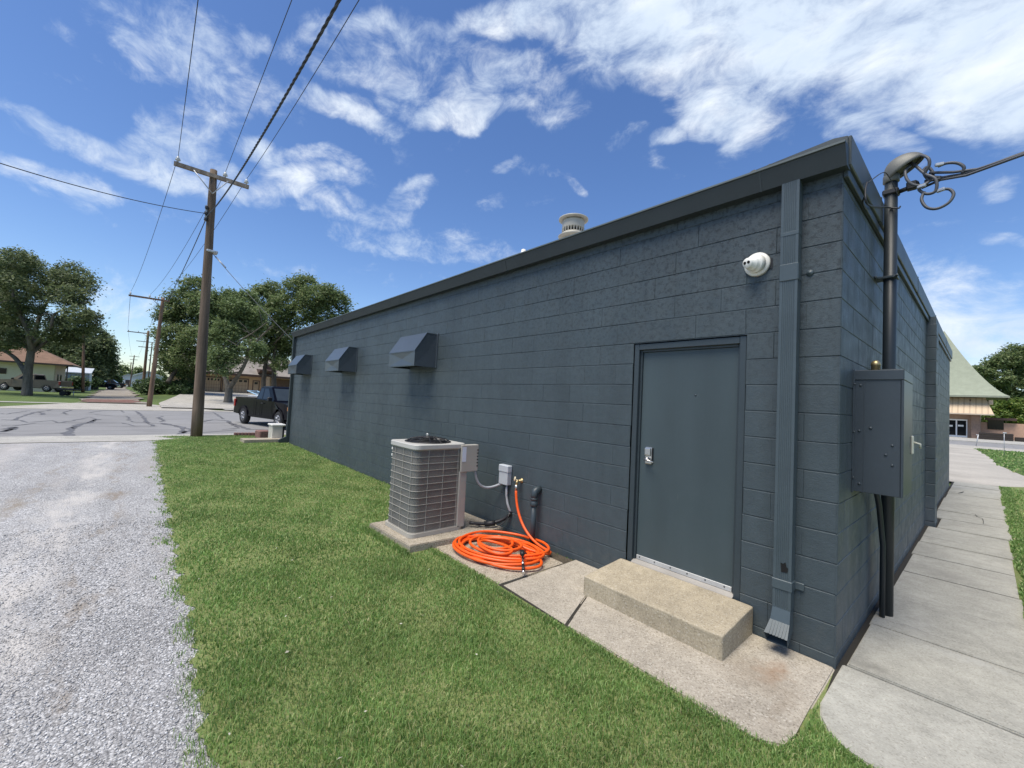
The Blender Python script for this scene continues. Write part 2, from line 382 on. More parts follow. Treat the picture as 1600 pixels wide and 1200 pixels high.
def tracks(m, amt):
    sp = m.n('ShaderNodeSeparateXYZ'); m.l(m.tc.outputs['Object'], sp.inputs[0])
    for yc, w, c, lo, hi in ((-4.25, .34, (.5, .48, .45), .42, .58), (-5.75, .36, (.45, .43, .41), .42, .6), (-3.85, .22, (.25, .215, .175), .5, .64), (-4.75, .3, (.28, .25, .21), .52, .66), (-6.6, .5, (.3, .27, .235), .52, .66)):
        wob = m.math('ADD', sp.outputs[1], m.math('MULTIPLY', m.math('SUBTRACT', m.noise(.5, 3, .5, (1, .1, 1)), .5), .7))
        d = m.math('ABSOLUTE', m.math('SUBTRACT', wob, yc), 0.0)
        m.over(m.math('MULTIPLY', m.math('MULTIPLY', m.rng(d, w, w*.25), m.rng(m.noise(1.7, 6, .7, (.5, 1.4, 1)), lo, hi)), amt), c)
def gravel_mat():
    m = Mat('gravel', (.3, .3, .3), .85, 0, .3)
    cell = m.n('ShaderNodeTexVoronoi'); cell.inputs['Scale'].default_value = 75; m.l(m.co(), cell.inputs['Vector'])
    bw = m.n('ShaderNodeSeparateColor'); m.l(cell.outputs['Color'], bw.inputs[0])
    r = m.n('ShaderNodeValToRGB'); m.l(bw.outputs[0], r.inputs[0])
    e = r.color_ramp.elements; e[0].color = (.3, .298, .298, 1); e[1].color = (.64, .64, .635, 1); k = r.color_ramp.elements.new(.5); k.color = (.4, .398, .395, 1)
    m.colour = r.outputs[0]
    m.mul(.75, r.outputs[0]) if False else None
    m.mul(m.rng(cell.outputs['Distance'], .4, .75), (.55, .55, .55))
    m.vary(.55, .86, 1.12, .3, .7, 6); m.vary(3.3, .88, 1.1, .3, .7, 6, (.35, 1, 1))
    # worn wheel tracks with dirt showing
    t = m.rng(m.noise(.8, 6, .65, (.28, 1.2, 1)), .53, .68)
    m.over(m.math('MULTIPLY', t, .6), (.36, .335, .31))
    t2 = m.rng(m.noise(2.1, 6, .7, (.5, 1.2, 1)), .6, .72)
    m.over(m.math('MULTIPLY', t2, .55), (.27, .24, .2))
    tracks(m, 1.0)
    m.bump(cell.outputs['Distance'], .8, -.012); m.bump(m.noise(30, 4), .25, .02)
    return m.done()
M_GRAVEL = gravel_mat()
def stones_mat():
    m = Mat('gravel_stone', (.4, .4, .4), .8, 0, .3)
    g = m.n('ShaderNodeNewGeometry'); r = m.n('ShaderNodeValToRGB'); m.l(g.outputs['Random Per Island'], r.inputs[0])
    e = r.color_ramp.elements; e[0].color = (.24, .238, .236, 1); e[1].color = (.72, .72, .715, 1)
    k = r.color_ramp.elements.new(.25); k.color = (.38, .378, .375, 1); k = r.color_ramp.elements.new(.85); k.color = (.52, .518, .513, 1)
    m.colour = r.outputs[0]
    m.vary(.55, .88, 1.1, .3, .7, 6)
    t2 = m.rng(m.noise(2.1, 6, .7, (.5, 1.2, 1)), .6, .72); m.over(m.math('MULTIPLY', t2, .45), (.34, .3, .26)); t = m.rng(m.noise(.8, 6, .65, (.28, 1.2, 1)), .53, .68); m.over(m.math('MULTIPLY', t, .35), (.42, .4, .375)); tracks(m, .85)
    return m.done()
M_STONE = stones_mat()
def soil_mat(name, a, b, c):
    m = Mat(name, a, .95, 0, .2); m.over(m.rng(m.noise(9, 6, .65), .4, .62), b); m.over(m.rng(m.noise(60, 5, .7), .5, .7), c); m.vary(.5, .85, 1.15)
    m.bump(m.noise(80, 5), .5, .02); return m.done()
M_SOIL = soil_mat('lawn_soil', (.17, .2, .07), (.14, .19, .06), (.27, .25, .14))
M_EARTH = soil_mat('open_ground', (.1, .145, .045), (.08, .125, .035), (.16, .165, .075))
M_DIRT = soil_mat('alley_dirt', (.27, .24, .2), (.22, .2, .165), (.33, .3, .26))
M_DIRTRED = soil_mat('red_brick_dirt', (.17, .085, .07), (.22, .14, .115), (.13, .07, .06))
M_PALEGRAVEL = soil_mat('pale_gravel', (.4, .37, .32), (.34, .32, .28), (.5, .47, .42))
def asphalt():
    m = Mat('old_asphalt', (.235, .233, .23), .9, 0, .25)
    m.vary(.25, .86, 1.12, .3, .7, 6, (.4, 1, 1)); m.vary(1.7, .9, 1.1, .3, .7, 6, (1.4, .4, 1)); m.vary(60, .88, 1.12)
    m.over(m.math('MULTIPLY', m.rng(m.noise(.6, 6, .7, (1, .35, 1)), .56, .7), .4), (.15, .15, .155))
    m.bump(m.noise(120, 3), .3, .006); return m.done()
M_ASPHALT = asphalt()
M_TAR = simple('tar_sealant', (.105, .105, .11), .7, var=.25, vs=1.5)
def bark(name, base, sc=1.0):
    m = Mat(name, base, .95, 0, .2); m.vary(5*sc, .6, 1.35, .3, .7, 7, (1, 1, .22)); m.vary(30*sc, .8, 1.2, .3, .7, 5, (1, 1, .3))
    m.bump(m.noise(12*sc, 7, .7, (1, 1, .2)), .7, .05); return m.done()
M_BARK = bark('grey_bark', (.13, .118, .1)); M_BARKD = bark('dark_bark', (.1, .088, .075))
def pole_wood(name, base):
    m = Mat(name, base, .9, 0, .2); m.vary(8, .6, 1.35, .3, .7, 6, (1, 1, .06)); m.vary(40, .8, 1.2, .3, .7, 4, (1, 1, .04)); m.vary(1, .85, 1.12)
    m.bump(m.noise(40, 5, .6, (1, 1, .05)), .6, .01); return m.done()
M_POLE = pole_wood('creosote_pole', (.15, .113, .083)); M_POLE2 = pole_wood('weathered_pole', (.17, .115, .078)); M_POLEG = pole_wood('grey_crossarm', (.24, .20, .16))

# ------------------------------------------------------------------ terrain
def smooth(a, b, x): t = min(1, max(0, (x-a)/(b-a))); return t*t*(3-2*t)
def H(x, y):
    """height of the ground: level round the building, rising gently beyond the street"""
    if x > -44: return 0.0
    d = -44-x
    side = smooth(-7.5, 1.0, y)
    return d*.031*side*(1 if d < 40 else 40/d) + max(0, d-40)*.006*(1 if d < 200 else 200/d)
def sheet(name, xs, ys, z, mat, hfun=None, cut=None):
    V = [(x, y, z+(hfun(x, y) if hfun else 0)) for x in xs for y in ys]; F = []
    ny = len(ys)
    for i in range(len(xs)-1):
        for j in range(ny-1): F.append((i*ny+j, (i+1)*ny+j, (i+1)*ny+j+1, i*ny+j+1))
    return MB().add(V, F).build(name, mat)
def flat_poly(name, pts, z, mat, thick=0.0, hfun=None):
    bm = bmesh.new(); vs = [bm.verts.new((float(p[0]), float(p[1]), z+(hfun(p[0], p[1]) if hfun else 0))) for p in pts]; f = bm.faces.new(vs)
    if f.normal.z < 0: f.normal_flip()
    bmesh.ops.recalc_face_normals(bm, faces=bm.faces)
    f.normal_update()
    if f.normal.z < 0: f.normal_flip()
    if thick:
        r = bmesh.ops.extrude_face_region(bm, geom=[f]); 
        for v in [g for g in r['geom'] if isinstance(g, bmesh.types.BMVert)]: v.co.z += 0
        for v in vs: v.co.z -= thick
        bmesh.ops.recalc_face_normals(bm, faces=bm.faces)
        top = [e for e in bm.edges if all(abs(v.co.z-z) < 1e-6 for v in e.verts)]
        if hfun is None and thick > .03: bmesh.ops.bevel(bm, geom=top, offset=.008, segments=2, affect='EDGES')
    bmesh.ops.triangulate(bm, faces=[f for f in bm.faces if len(f.verts) > 4])
    me = bpy.data.meshes.new(name); bm.to_mesh(me); bm.free(); me.materials.append(mat)
    o = bpy.data.objects.new(name, me); col.objects.link(o); return o
def struct(o): o['kind'] = 'structure'; return o

gx = [-3000, -1200, -600, -420]+list(np.arange(-300, -100, 20))+list(np.arange(-100, -44, 4))+[-44, 30, 60, 150, 400, 1200, 3000]
gy = [-3000, -900, -300, -120, -60, -40, -30, -20, -14, -11, -9, -7.5, -6, -4.5, -3, -1.5, 0, 1, 4, 8, 12, 20, 30, 45, 60, 75, 120, 300, 900, 3000]
struct(sheet('ground', gx, gy, -.07, M_EARTH, H))

# ------------------------------------------------------------------ gravel alley, lawn, street
def gravel_edge(x):      # y of the ragged border between gravel and lawn
    v = lambda f, o: mnoise.noise(Vector((x*f, o, 0)))
    return -3.315+.06*v(.8, 1)+.06*v(2.3, 2)+.05*v(6, 3)+.03*v(15, 4)+.02*v(34, 5)
struct(flat_poly('gravel_alley', [(8, -40), (8, -3.0), (-15.6, -3.0), (-15.6, -40)], -.012, M_GRAVEL))
lx = np.linspace(-15.75, 4.5, 700)
lawn_pts = [(x, gravel_edge(x)+.07+.05*mnoise.noise(Vector((x*9, 7, 0)))) for x in lx] + [(4.5, -1.02), (.34, -1.02), (.03, -.45), (0, -.02), (-14.3, -.02), (-14.3, .06), (-14.5, 2.4), (-16.75, 2.4), (-17.05, -1.2), (-16.95, -2.1), (-16.4, -2.7)]
struct(flat_poly('lawn', lawn_pts, -.004, M_SOIL))

# street: runs across the far end of the alley
struct(flat_poly('street', [(-16.7, -60), (-17.4, -3.4), (-17.6, -1.2), (-17.3, 4), (-17.3, 80), (-35.0, 80), (-35.0, 2), (-34.2, -6), (-33.2, -60)], -.04, M_ASPHALT))
struct(flat_poly('concrete_gutter', [(-15.5, -60), (-15.62, -3.2), (-16.3, -2.62), (-17.0, -2.0), (-17.1, -1.1), (-16.8, 2.5), (-16.8, 80), (-17.3, 80), (-17.3, 2.5), (-17.6, -1.2), (-17.4, -3.4), (-16.7, -60)], -.002, M_KERB))
# far side of the street: kerb, apron of the dirt alley, pavement strip
struct(flat_poly('kerb', [(-35.0, 1.5), (-35.0, 80), (-36.1, 80), (-36.1, 1.5)], .11, M_KERB, .17))
struct(flat_poly('alley_apron', [(-33.25, -60), (-34.2, -6), (-34.6, -2.6), (-35.0, 1.5), (-36.1, 1.5), (-36.6, .5), (-45.2, -3.2), (-45.0, -7.2), (-36.0, -9.6), (-35, -60)], -.03, M_DRIVE))
struct(flat_poly('pavement', [(-42.6, -60), (-42.6, -8), (-44.0, -7.6), (-44.0, -60)], -.036, M_KERB))
struct(flat_poly('pavement', [(-36.6, 1.0), (-36.6, 80), (-38.2, 80), (-38.2, 1.0)], .03, M_KERB))
def strip(name, xs, left, right, z, mat, n=5):
    V = []; F = []
    for x in xs:
        for j in range(n):
            y = left(x)+(right(x)-left(x))*j/(n-1); V.append((x, y, H(x, y)+z))
    for i in range(len(xs)-1):
        for j in range(n-1): F.append((i*n+j, (i+1)*n+j, (i+1)*n+j+1, i*n+j+1))
    return MB().add(V, F).build(name, mat)
ax_ = list(np.arange(-44.6, -100, -2.0)) + list(np.arange(-100, -300, -10))
def alley_c(x): return -5.4 + (x+45)*.036
struct(strip('dirt_alley', ax_, lambda x: alley_c(x)-1.9-.35*math.sin(x*.7)-.2*math.sin(x*1.9), lambda x: alley_c(x)+1.9+.3*math.sin(x*.55+1)+.2*math.sin(x*1.6), .03, M_DIRT, 9))
struct(strip('red_gravel', list(np.arange(-45.1, -52, -.6)), lambda x: alley_c(x)-1.7-.25*math.sin(x*2.2), lambda x: alley_c(x)+1.5+.3*math.sin(x*1.7+1), .045, M_DIRTRED, 7))
struct(strip('driveway', list(np.arange(-38.2, -74.5, -1.5)), lambda x: (-2.6 if x > -46 else -2.6-(x+46)*.13), lambda x: (3.4 if x > -46 else 3.4+min(1, (-46-x)/10)*9.5), .045, M_DRIVE, 14))

def ribbon(mb, px, w, zz):
    P = [onz(a, b, zz)[:2] for a, b in px]; V = []; F = []
    # resample with a wandering line
    Q = []
    for i in range(len(P)-1):
        n = max(2, int(np.linalg.norm(P[i+1]-P[i])/.35))
        for k in range(n): Q.append(P[i]+(P[i+1]-P[i])*k/n + rng.normal(0, .035, 2))
    Q.append(P[-1])
    for i, p in enumerate(Q):
        t = Q[min(i+1, len(Q)-1)]-Q[max(0, i-1)]; t = t/(np.linalg.norm(t)+1e-9); nn = np.array([-t[1], t[0]])
        ww = w*.66*(.5+.9*rng.random())/2
        V += [(*(p+nn*ww), zz), (*(p-nn*ww), zz)]
    for i in range(len(Q)-1): F.append((2*i, 2*i+1, 2*i+3, 2*i+2))
    mb.add(V, F)
def z2(L): return [(x/5.714, 540+y/5.714) for x, y in L]
def z3(L): return [(200+x/5.714, 540+y/5.714) for x, y in L]
TAR = [([(0, 605), (60, 612), (180, 592), (265, 580)], .12), ([(120, 665), (215, 625), (300, 598), (350, 590), (460, 572)], .16), ([(340, 590), (390, 605), (360, 618)], .2),
 ([(0, 660), (200, 668), (240, 684), (480, 668), (520, 690), (800, 640), (860, 655), (780, 690)], .13), ([(0, 715), (150, 715), (330, 692), (560, 690), (900, 690), (1090, 690), (1200, 718), (1360, 718)], .12),
 ([(0, 770), (60, 760), (130, 725)], .28), ([(20, 785), (250, 792), (420, 786), (590, 775)], .1), ([(870, 655), (790, 690), (700, 700), (640, 740), (600, 800), (570, 815)], .3),
 ([(640, 575), (560, 595), (600, 612), (540, 605)], .14), ([(790, 600), (900, 582), (1080, 578), (1100, 595)], .14), ([(840, 615), (1000, 628), (1130, 630), (1160, 660)], .13),
 ([(1210, 585), (1270, 625), (1300, 670), (1340, 700), (1360, 720)], .22), ([(1450, 630), (1410, 640), (1460, 672), (1430, 680)], .2), ([(1130, 660), (1190, 680), (1440, 700), (1600, 720)], .12),
 ([(640, 742), (660, 722), (1000, 720), (1400, 718)], .07), ([(560, 815), (0, 826)], .08), ([(580, 815), (1100, 803), (1590, 795)], .08), ([(20, 745), (80, 740), (150, 730), (110, 750), (30, 765)], .2)]
TAR3 = [([(655, 680), (760, 660), (880, 668), (940, 700), (1000, 720), (1080, 748), (1250, 752)], .3), ([(300, 690), (420, 715), (480, 735), (490, 790), (420, 800)], .28), ([(760, 595), (800, 620), (850, 655)], .16),
 ([(660, 690), (900, 690), (980, 735), (840, 750)], .14), ([(640, 775), (820, 765), (960, 752)], .16), ([(500, 780), (580, 750), (510, 735)], .2), ([(640, 610), (760, 600)], .1)]
tb = MB()
for L_, w_ in TAR: ribbon(tb, z2(L_), w_, -.034)
for L_, w_ in TAR3: ribbon(tb, z3(L_), w_, -.034)
struct(tb.build('road_crack_seal', M_TAR))

# ------------------------------------------------------------------ slabs round the building
apron_in = [(-2.24, -1.03), (-1.42, -1.08), (-1.09, -1.085), (-.62, -1.1), (-.33, -1.125), (-.1, -1.11), (.0, -1.04), (.016, -.9), (.008, -.6), (.006, -.3), (.002, -.02), (-.012, -.004), (-2.24, -.004)]
def slab(name, pts, ztop, thick, mat, zf=None):
    o = flat_poly(name, pts, ztop, mat, thick)
    if zf:
        for v in o.data.vertices:
            v.co.z += zf(v.co.x, v.co.y)
    return struct(o)
tilt = lambda x, y: max(0.0, (y+1.1))*.018*min(1, max(0, -x*2))
slab('concrete_apron', [(-1.425, -1.08)]+apron_in[2:-1]+[(-1.66, -.004), (-1.66, -.5)], .004, .08, M_APRON, tilt)
slab('concrete_apron', [(-2.24, -1.03), (-1.44, -1.08), (-1.675, -.5), (-1.675, -.004), (-2.24, -.004)], .0, .08, M_APRON, tilt)
slab('hose_pad', [(-3.47, -1.03), (-2.26, -1.06), (-2.26, -.16), (-3.36, -.14)], .006, .06, M_PAD)
M_DEBRIS = soil_mat('wall_dirt', (.075, .062, .045), (.05, .043, .032), (.16, .14, .1))
struct(flat_poly('wall_dirt', [(-3.5, -.3), (-2.2, -.3), (-2.2, -.002), (-3.5, -.002)], .0, M_DEBRIS))
struct(flat_poly('crack_filler', [(-2.3, -1.05), (-1.35, -1.09), (-1.6, -.45), (-2.2, -.02)], -.001, M_CRACK))
JY = [-.86, .1, 1.0, 1.98, 2.95, 3.9, 4.75, 5.2, 6.1, 7.1, 8.05, 9.1, 10.1, 11.2, 12.2, 13.3, 14.4]
for i in range(len(JY)-1):
    y0, y1 = JY[i]+.008, JY[i+1]-.008
    xl, xr = .038+.006*math.sin(i*2.2), .95+.012*math.sin(i*1.7+1)
    if i == 8: xl = .14
    if i == 0: pts = [(.022, y1), (.026, -.5), (.055, -.64), (.11, -.74), (.2, -.815), (.34, -.85), (.6, -.86), (1.05, -.84), (1.02, y1)]
    else: pts = [(xl, y0), (xr, y0), (xr+.01*math.sin(i), y1), (xl, y1)]
    dz = random.uniform(-.009, .009)
    slab('sidewalk', pts, .006+dz, .07, M_WALK, (lambda x, y, a=random.uniform(-.006, .006): a*(x-.5)))
struct(flat_poly('joint_dirt', [(-.01, -.5), (.9, -.8), (.9, 14.4), (-.0, 14.4)], -.008, M_CRACK))
cb = MB()      # hairline cracks in the sidewalk
for L_, w_ in (([(1517, 802), (1531, 807), (1537, 815), (1541, 821), (1500, 814)], .012), ([(1480, 767), (1496, 770), (1506, 768)], .03), ([(1370, 962), (1430, 985), (1520, 1010)], .004)):
    ribbon(cb, L_, w_, .0165)
struct(cb.build('sidewalk_crack', M_CRACK))

# right side: lawn strip beside the walk, gravel lot, road, far pavement
struct(flat_poly('side_lawn', [(.88, -.7), (30, -.7), (30, 14.2), (1.35, 15.2), (.95, 14.6), (.88, 12.0), (.88, 8), (.88, 4)], -.002, M_SOIL))
struct(flat_poly('gravel_lot', [(-40, 14.3), (.0, 14.3), (.95, 14.6), (1.4, 15.3), (30, 17), (30, 19.5), (1.5, 19.7), (.95, 25), (.85, 29), (.35, 38), (.0, 42.5), (-40, 42.5)], -.004, M_PALEGRAVEL))
struct(flat_poly('cross_road', [(-60, 42.5), (60, 42.5), (60, 61), (-60, 61)], -.03, M_ASPHALT))
struct(flat_poly('concrete_gutter', [(-60, 42.3), (60, 42.3), (60, 48), (-60, 48)], -.015, M_DRIVE))
struct(flat_poly('pavement', [(-60, 60), (60, 60), (60, 76), (-60, 76)], .06, M_KERB, .1))

# ---- grass blades
def grass_mat():
    m = Mat('grass_blade', (.1, .2, .04), .5, 0, .35)
    g = m.n('ShaderNodeNewGeometry'); r = m.n('ShaderNodeValToRGB'); m.l(g.outputs['Random Per Island'], r.inputs[0]); e = r.color_ramp.elements
    e[0].position = 0; e[0].color = (.125, .235, .05, 1); e[1].position = 1; e[1].color = (.5, .46, .24, 1)
    for p, c in ((.45, (.195, .325, .088)), (.8, (.295, .42, .145)), (.95, (.44, .46, .2))): k = r.color_ramp.elements.new(p); k.color = (*c, 1)
    m.colour = r.outputs[0]; m.vary(.8, .86, 1.12, .35, .65, 4); m.vary(4.5, .88, 1.12, .35, .65, 4)
    m.over(m.math('MULTIPLY', m.rng(m.noise(1.3, 6, .65), .55, .75), .3), (.36, .36, .15))
    cc = m.colour; m.done(); tr = m.n('ShaderNodeBsdfTranslucent'); m.l(cc, tr.inputs['Color']); mx = m.n('ShaderNodeMixShader'); mx.inputs[0].default_value = .35
    m.l(m.b.outputs[0], mx.inputs[1]); m.l(tr.outputs[0], mx.inputs[2]); m.l(mx.outputs[0], m.nt.nodes['Material Output'].inputs['Surface']); return m.m
M_GRASS = grass_mat()
GXS = np.linspace(-16.8, 4.5, 3000); GYS = np.array([gravel_edge(q) for q in GXS])
EXCL = [(-4.42, -3.36, -1.39, .1), (-3.47, -2.26, -1.05, -.02), (-2.26, -.0, -1.09, .1)]
edge_amp = rng.random(4096)
def lawn_mask(x, y):
    k = np.interp(x, GXS, GYS)
    m = (y > k-.05) & (y < -.015)
    m &= ~((x < -15.75) & (y < -2.62-(x+15.75)*-.55))
    for a, b, c, d in EXCL: m &= ~((x > a) & (x < b) & (y > c) & (y < d))
    # right-hand end: the apron's rounded corner and the first sidewalk slab
    m &= ~((x >= -.02) & (y > -1.0+np.clip((.03-x)*3, -.5, 1)) & (x < .02))
    slabq = (x > .03) & (y > -.86+np.clip((.3-x), 0, .3)**2*3.6) & (x < 1.02)
    m &= ~slabq
    m &= ~((x > -.02) & (x < .06) & (y > -.5))
    return m
def blades(x, y, h, w, lean=.55):
    n = len(x); a = rng.random(n)*2*math.pi; l = rng.random(n)**.7*lean*h*1.5; b = rng.random(n)*2*math.pi
    dx, dy = np.cos(a)*w/2, np.sin(a)*w/2; lx_, ly_ = np.cos(b)*l, np.sin(b)*l
    z0 = np.full(n, -.008)
    V = np.empty((n, 5, 3))
    V[:, 0] = np.stack([x-dx, y-dy, z0], 1); V[:, 1] = np.stack([x+dx, y+dy, z0], 1)
    V[:, 2] = np.stack([x+dx*.8+lx_*.35, y+dy*.8+ly_*.35, z0+h*.62], 1); V[:, 3] = np.stack([x-dx*.8+lx_*.35, y-dy*.8+ly_*.35, z0+h*.62], 1)
    V[:, 4] = np.stack([x+lx_, y+ly_, z0+h*(1-.25*(l/(h+1e-6)))], 1)
    i = np.arange(n)[:, None]*5
    F = np.concatenate([i+np.array([[0, 1, 2]]), i+np.array([[0, 2, 3]]), i+np.array([[3, 2, 4]])])
    return V.reshape(-1, 3), F
def lawn_grass():
    VV = []; FF = []; base = 0
    # zones by distance from the viewer: (dist lo, dist hi, blades/m2, height, width)
    zones = [(0, 3.1, 22000, .036, .0042), (3.1, 4.6, 11000, .036, .006), (4.6, 7, 4800, .036, .009), (7, 11, 3600, .034, .009), (11, 19, 2200, .034, .013)]
    for lo, hi, den, h, w in zones:
        x0, x1, y0, y1 = max(-16.9, .67-hi), min(1.6, .67+hi), -3.5, 0
        n = int((x1-x0)*(y1-y0)*den); x = rng.uniform(x0, x1, n); y = rng.uniform(y0, y1, n)
        d = np.hypot(x-.67, y+3.59); m = (d >= lo) & (d < hi) & lawn_mask(x, y)
        # only what lies in front of the viewer (with a margin for a step aside)
        depth = (x-CPOS[0])*_f[0]+(y-CPOS[1])*_f[1]; m &= depth > -.2
        # thin, ragged border towards the gravel
        k = y-np.interp(x, GXS, GYS)
        m &= rng.random(n) < np.clip(.12+k*4+.25*np.sin(x*9)*np.sin(y*14), .03, 1)
        # clumps: patches of thinner and longer turf
        cl = .5+.25*np.sin(x*5.3+np.sin(y*4.1)*2)+.25*np.sin(y*7.1+np.sin(x*3.3)*2)
        m &= rng.random(n) < .62+.5*cl
        x, y, cl = x[m], y[m], cl[m]; nn = len(x)
        hh = h*(.5+.75*rng.random(nn))*(.78+.4*cl)
        V, F = blades(x, y, hh, w*(.7+.6*rng.random(nn)))
        VV.append(V); FF.append(F+base); base += len(V)
    for k in range(45):      # stray tufts in the gravel
        tx_, n_ = -12.6*rng.random()**1.5+.4, int(rng.integers(3, 12)); ty_ = np.interp(tx_, GXS, GYS)-.14*rng.random()**2+.03; dd = math.hypot(tx_-.67, ty_+3.59)
        V, F = blades(tx_+rng.normal(0, .028, n_), ty_+rng.normal(0, .022, n_), .032*(.5+.7*rng.random(n_)), np.full(n_, .0035+.0009*dd)); VV.append(V); FF.append(F+base); base += len(V)
    fr = []
    for (xa, ya, xb, yb, n) in ((-4.46, -1.40, -3.36, -1.37, 1500), (-4.46, -1.40, -4.46, -.1, 900), (-3.5, -1.08, -2.3, -1.1, 1600), (-2.3, -1.1, -.2, -1.15, 3000), (-.02, -1.12, .1, -.86, 500), (.12, -.80, .4, -.9, 700), (.4, -.9, 1.0, -.9, 900)):
        t = rng.random(n); fr.append(np.stack([xa+(xb-xa)*t+rng.normal(0, .025, n), ya+(yb-ya)*t-np.abs(rng.normal(0, .03, n)), np.full(n, .062 if ya < -1.3 or xa == xb else .03)], 1))
    fr = np.concatenate(fr); V, F = blades(fr[:, 0], fr[:, 1], fr[:, 2]*(.6+.7*rng.random(len(fr))), np.full(len(fr), .006)); VV.append(V); FF.append(F+base); base += len(V)
    o = np_mesh('lawn_grass', np.concatenate(VV), np.concatenate(FF), M_GRASS)
    tag(o, 'short green mown lawn grass between the gravel alley and the dark block wall', 'grass', kind='stuff')
lawn_grass()
def side_grass():
    n = 34000; x = np.where(rng.random(n) < .3, rng.uniform(.89, 1.1, n), rng.uniform(.93, 4.5, n)); y = rng.uniform(1.5, 14.3, n)
    e = .955+.02*np.sin(y*2.1)+.02*np.sin(y*5.3); m = (x > e-.06); x, y = x[m], y[m]
    x2 = rng.uniform(0, 12, 16000); y2 = rng.uniform(19.7, 42, 16000); lim = np.interp(y2, [19.7, 25, 29, 38, 42.5], [1.5, .95, .85, .35, 0])+.1*np.sin(y2*2.3)
    m2 = x2 > lim
    V1, F1 = blades(x, y, .05*(.6+.7*rng.random(len(x))), np.full(len(x), .018)); V2, F2 = blades(x2[m2], y2[m2], .07*(.6+.7*rng.random(m2.sum())), np.full(m2.sum(), .06))
    o = np_mesh('verge_grass', np.concatenate([V1, V2]), np.concatenate([F1, F2+len(V1)]), M_GRASS)
    tag(o, 'green grass verge to the right of the concrete sidewalk', 'grass', kind='stuff')
side_grass()
def stones():
    parts = []
    for lo, hi, den, s in ((0, 2.6, 9500, .0058), (2.6, 4.2, 5500, .0066), (4.2, 7, 1500, .0085)):
        x0, x1, y0, y1 = .67-hi, .4, max(-9, -3.59-hi), -3.2
        n = int((x1-x0)*(y1-y0)*den); x = rng.uniform(x0, x1, n); y = rng.uniform(y0, y1, n)
        d = np.hypot(x-.67, y+3.59); k = y-np.interp(x, GXS, GYS)
        dirx = (x-CPOS[0])*_f[0]+(y-CPOS[1])*_f[1]; rx = (x-CPOS[0])*_r[0]+(y-CPOS[1])*_r[1]
        m = (d >= lo) & (d < hi) & (k < .04+.16*rng.random(n)**2) & (rx > -2.2*np.maximum(dirx+.9, .05)) & (dirx > -.3)
        parts.append((x[m], y[m], s*(.45+1.0*rng.random(m.sum())**1.6)))
    x = np.concatenate([p[0] for p in parts]); y = np.concatenate([p[1] for p in parts]); s = np.concatenate([p[2] for p in parts]); n = len(x)
    base = np.array([(1, 0, 0), (0, 1, 0), (-1, 0, 0), (0, -1, 0), (0, 0, 1), (0, 0, -1)], float)
    V = base[None]*(1+.35*(rng.random((n, 6, 1))-.5)*2)*np.stack([np.ones(n), .55+.45*rng.random(n), .4+.3*rng.random(n)], 1)[:, None, :]*s[:, None, None]
    V += rng.normal(0, .16, V.shape)*s[:, None, None]
    a = rng.random(n)*2*math.pi; c_, s_ = np.cos(a), np.sin(a)
    t = rng.normal(0, .35, n); X = V[:, :, 0].copy(); Z = V[:, :, 2].copy()
    V[:, :, 0] = X*np.cos(t)[:, None]-Z*np.sin(t)[:, None]; V[:, :, 2] = X*np.sin(t)[:, None]+Z*np.cos(t)[:, None]
    X = V[:, :, 0].copy(); Y = V[:, :, 1].copy()
    V[:, :, 0] = X*c_[:, None]-Y*s_[:, None]+x[:, None]; V[:, :, 1] = X*s_[:, None]+Y*c_[:, None]+y[:, None]
    V[:, :, 2] += -.012+s[:, None]*.25
    f = np.array([(0, 1, 4), (1, 2, 4), (2, 3, 4), (3, 0, 4), (1, 0, 5), (2, 1, 5), (3, 2, 5), (0, 3, 5)])
    F = (np.arange(n)[:, None, None]*6+f[None]).reshape(-1, 3)
    o = np_mesh('gravel_stones', V.reshape(-1, 3), F, M_STONE)
    tag(o, 'loose pale grey crushed gravel stones covering the alley beside the lawn', 'gravel', kind='stuff')
stones()

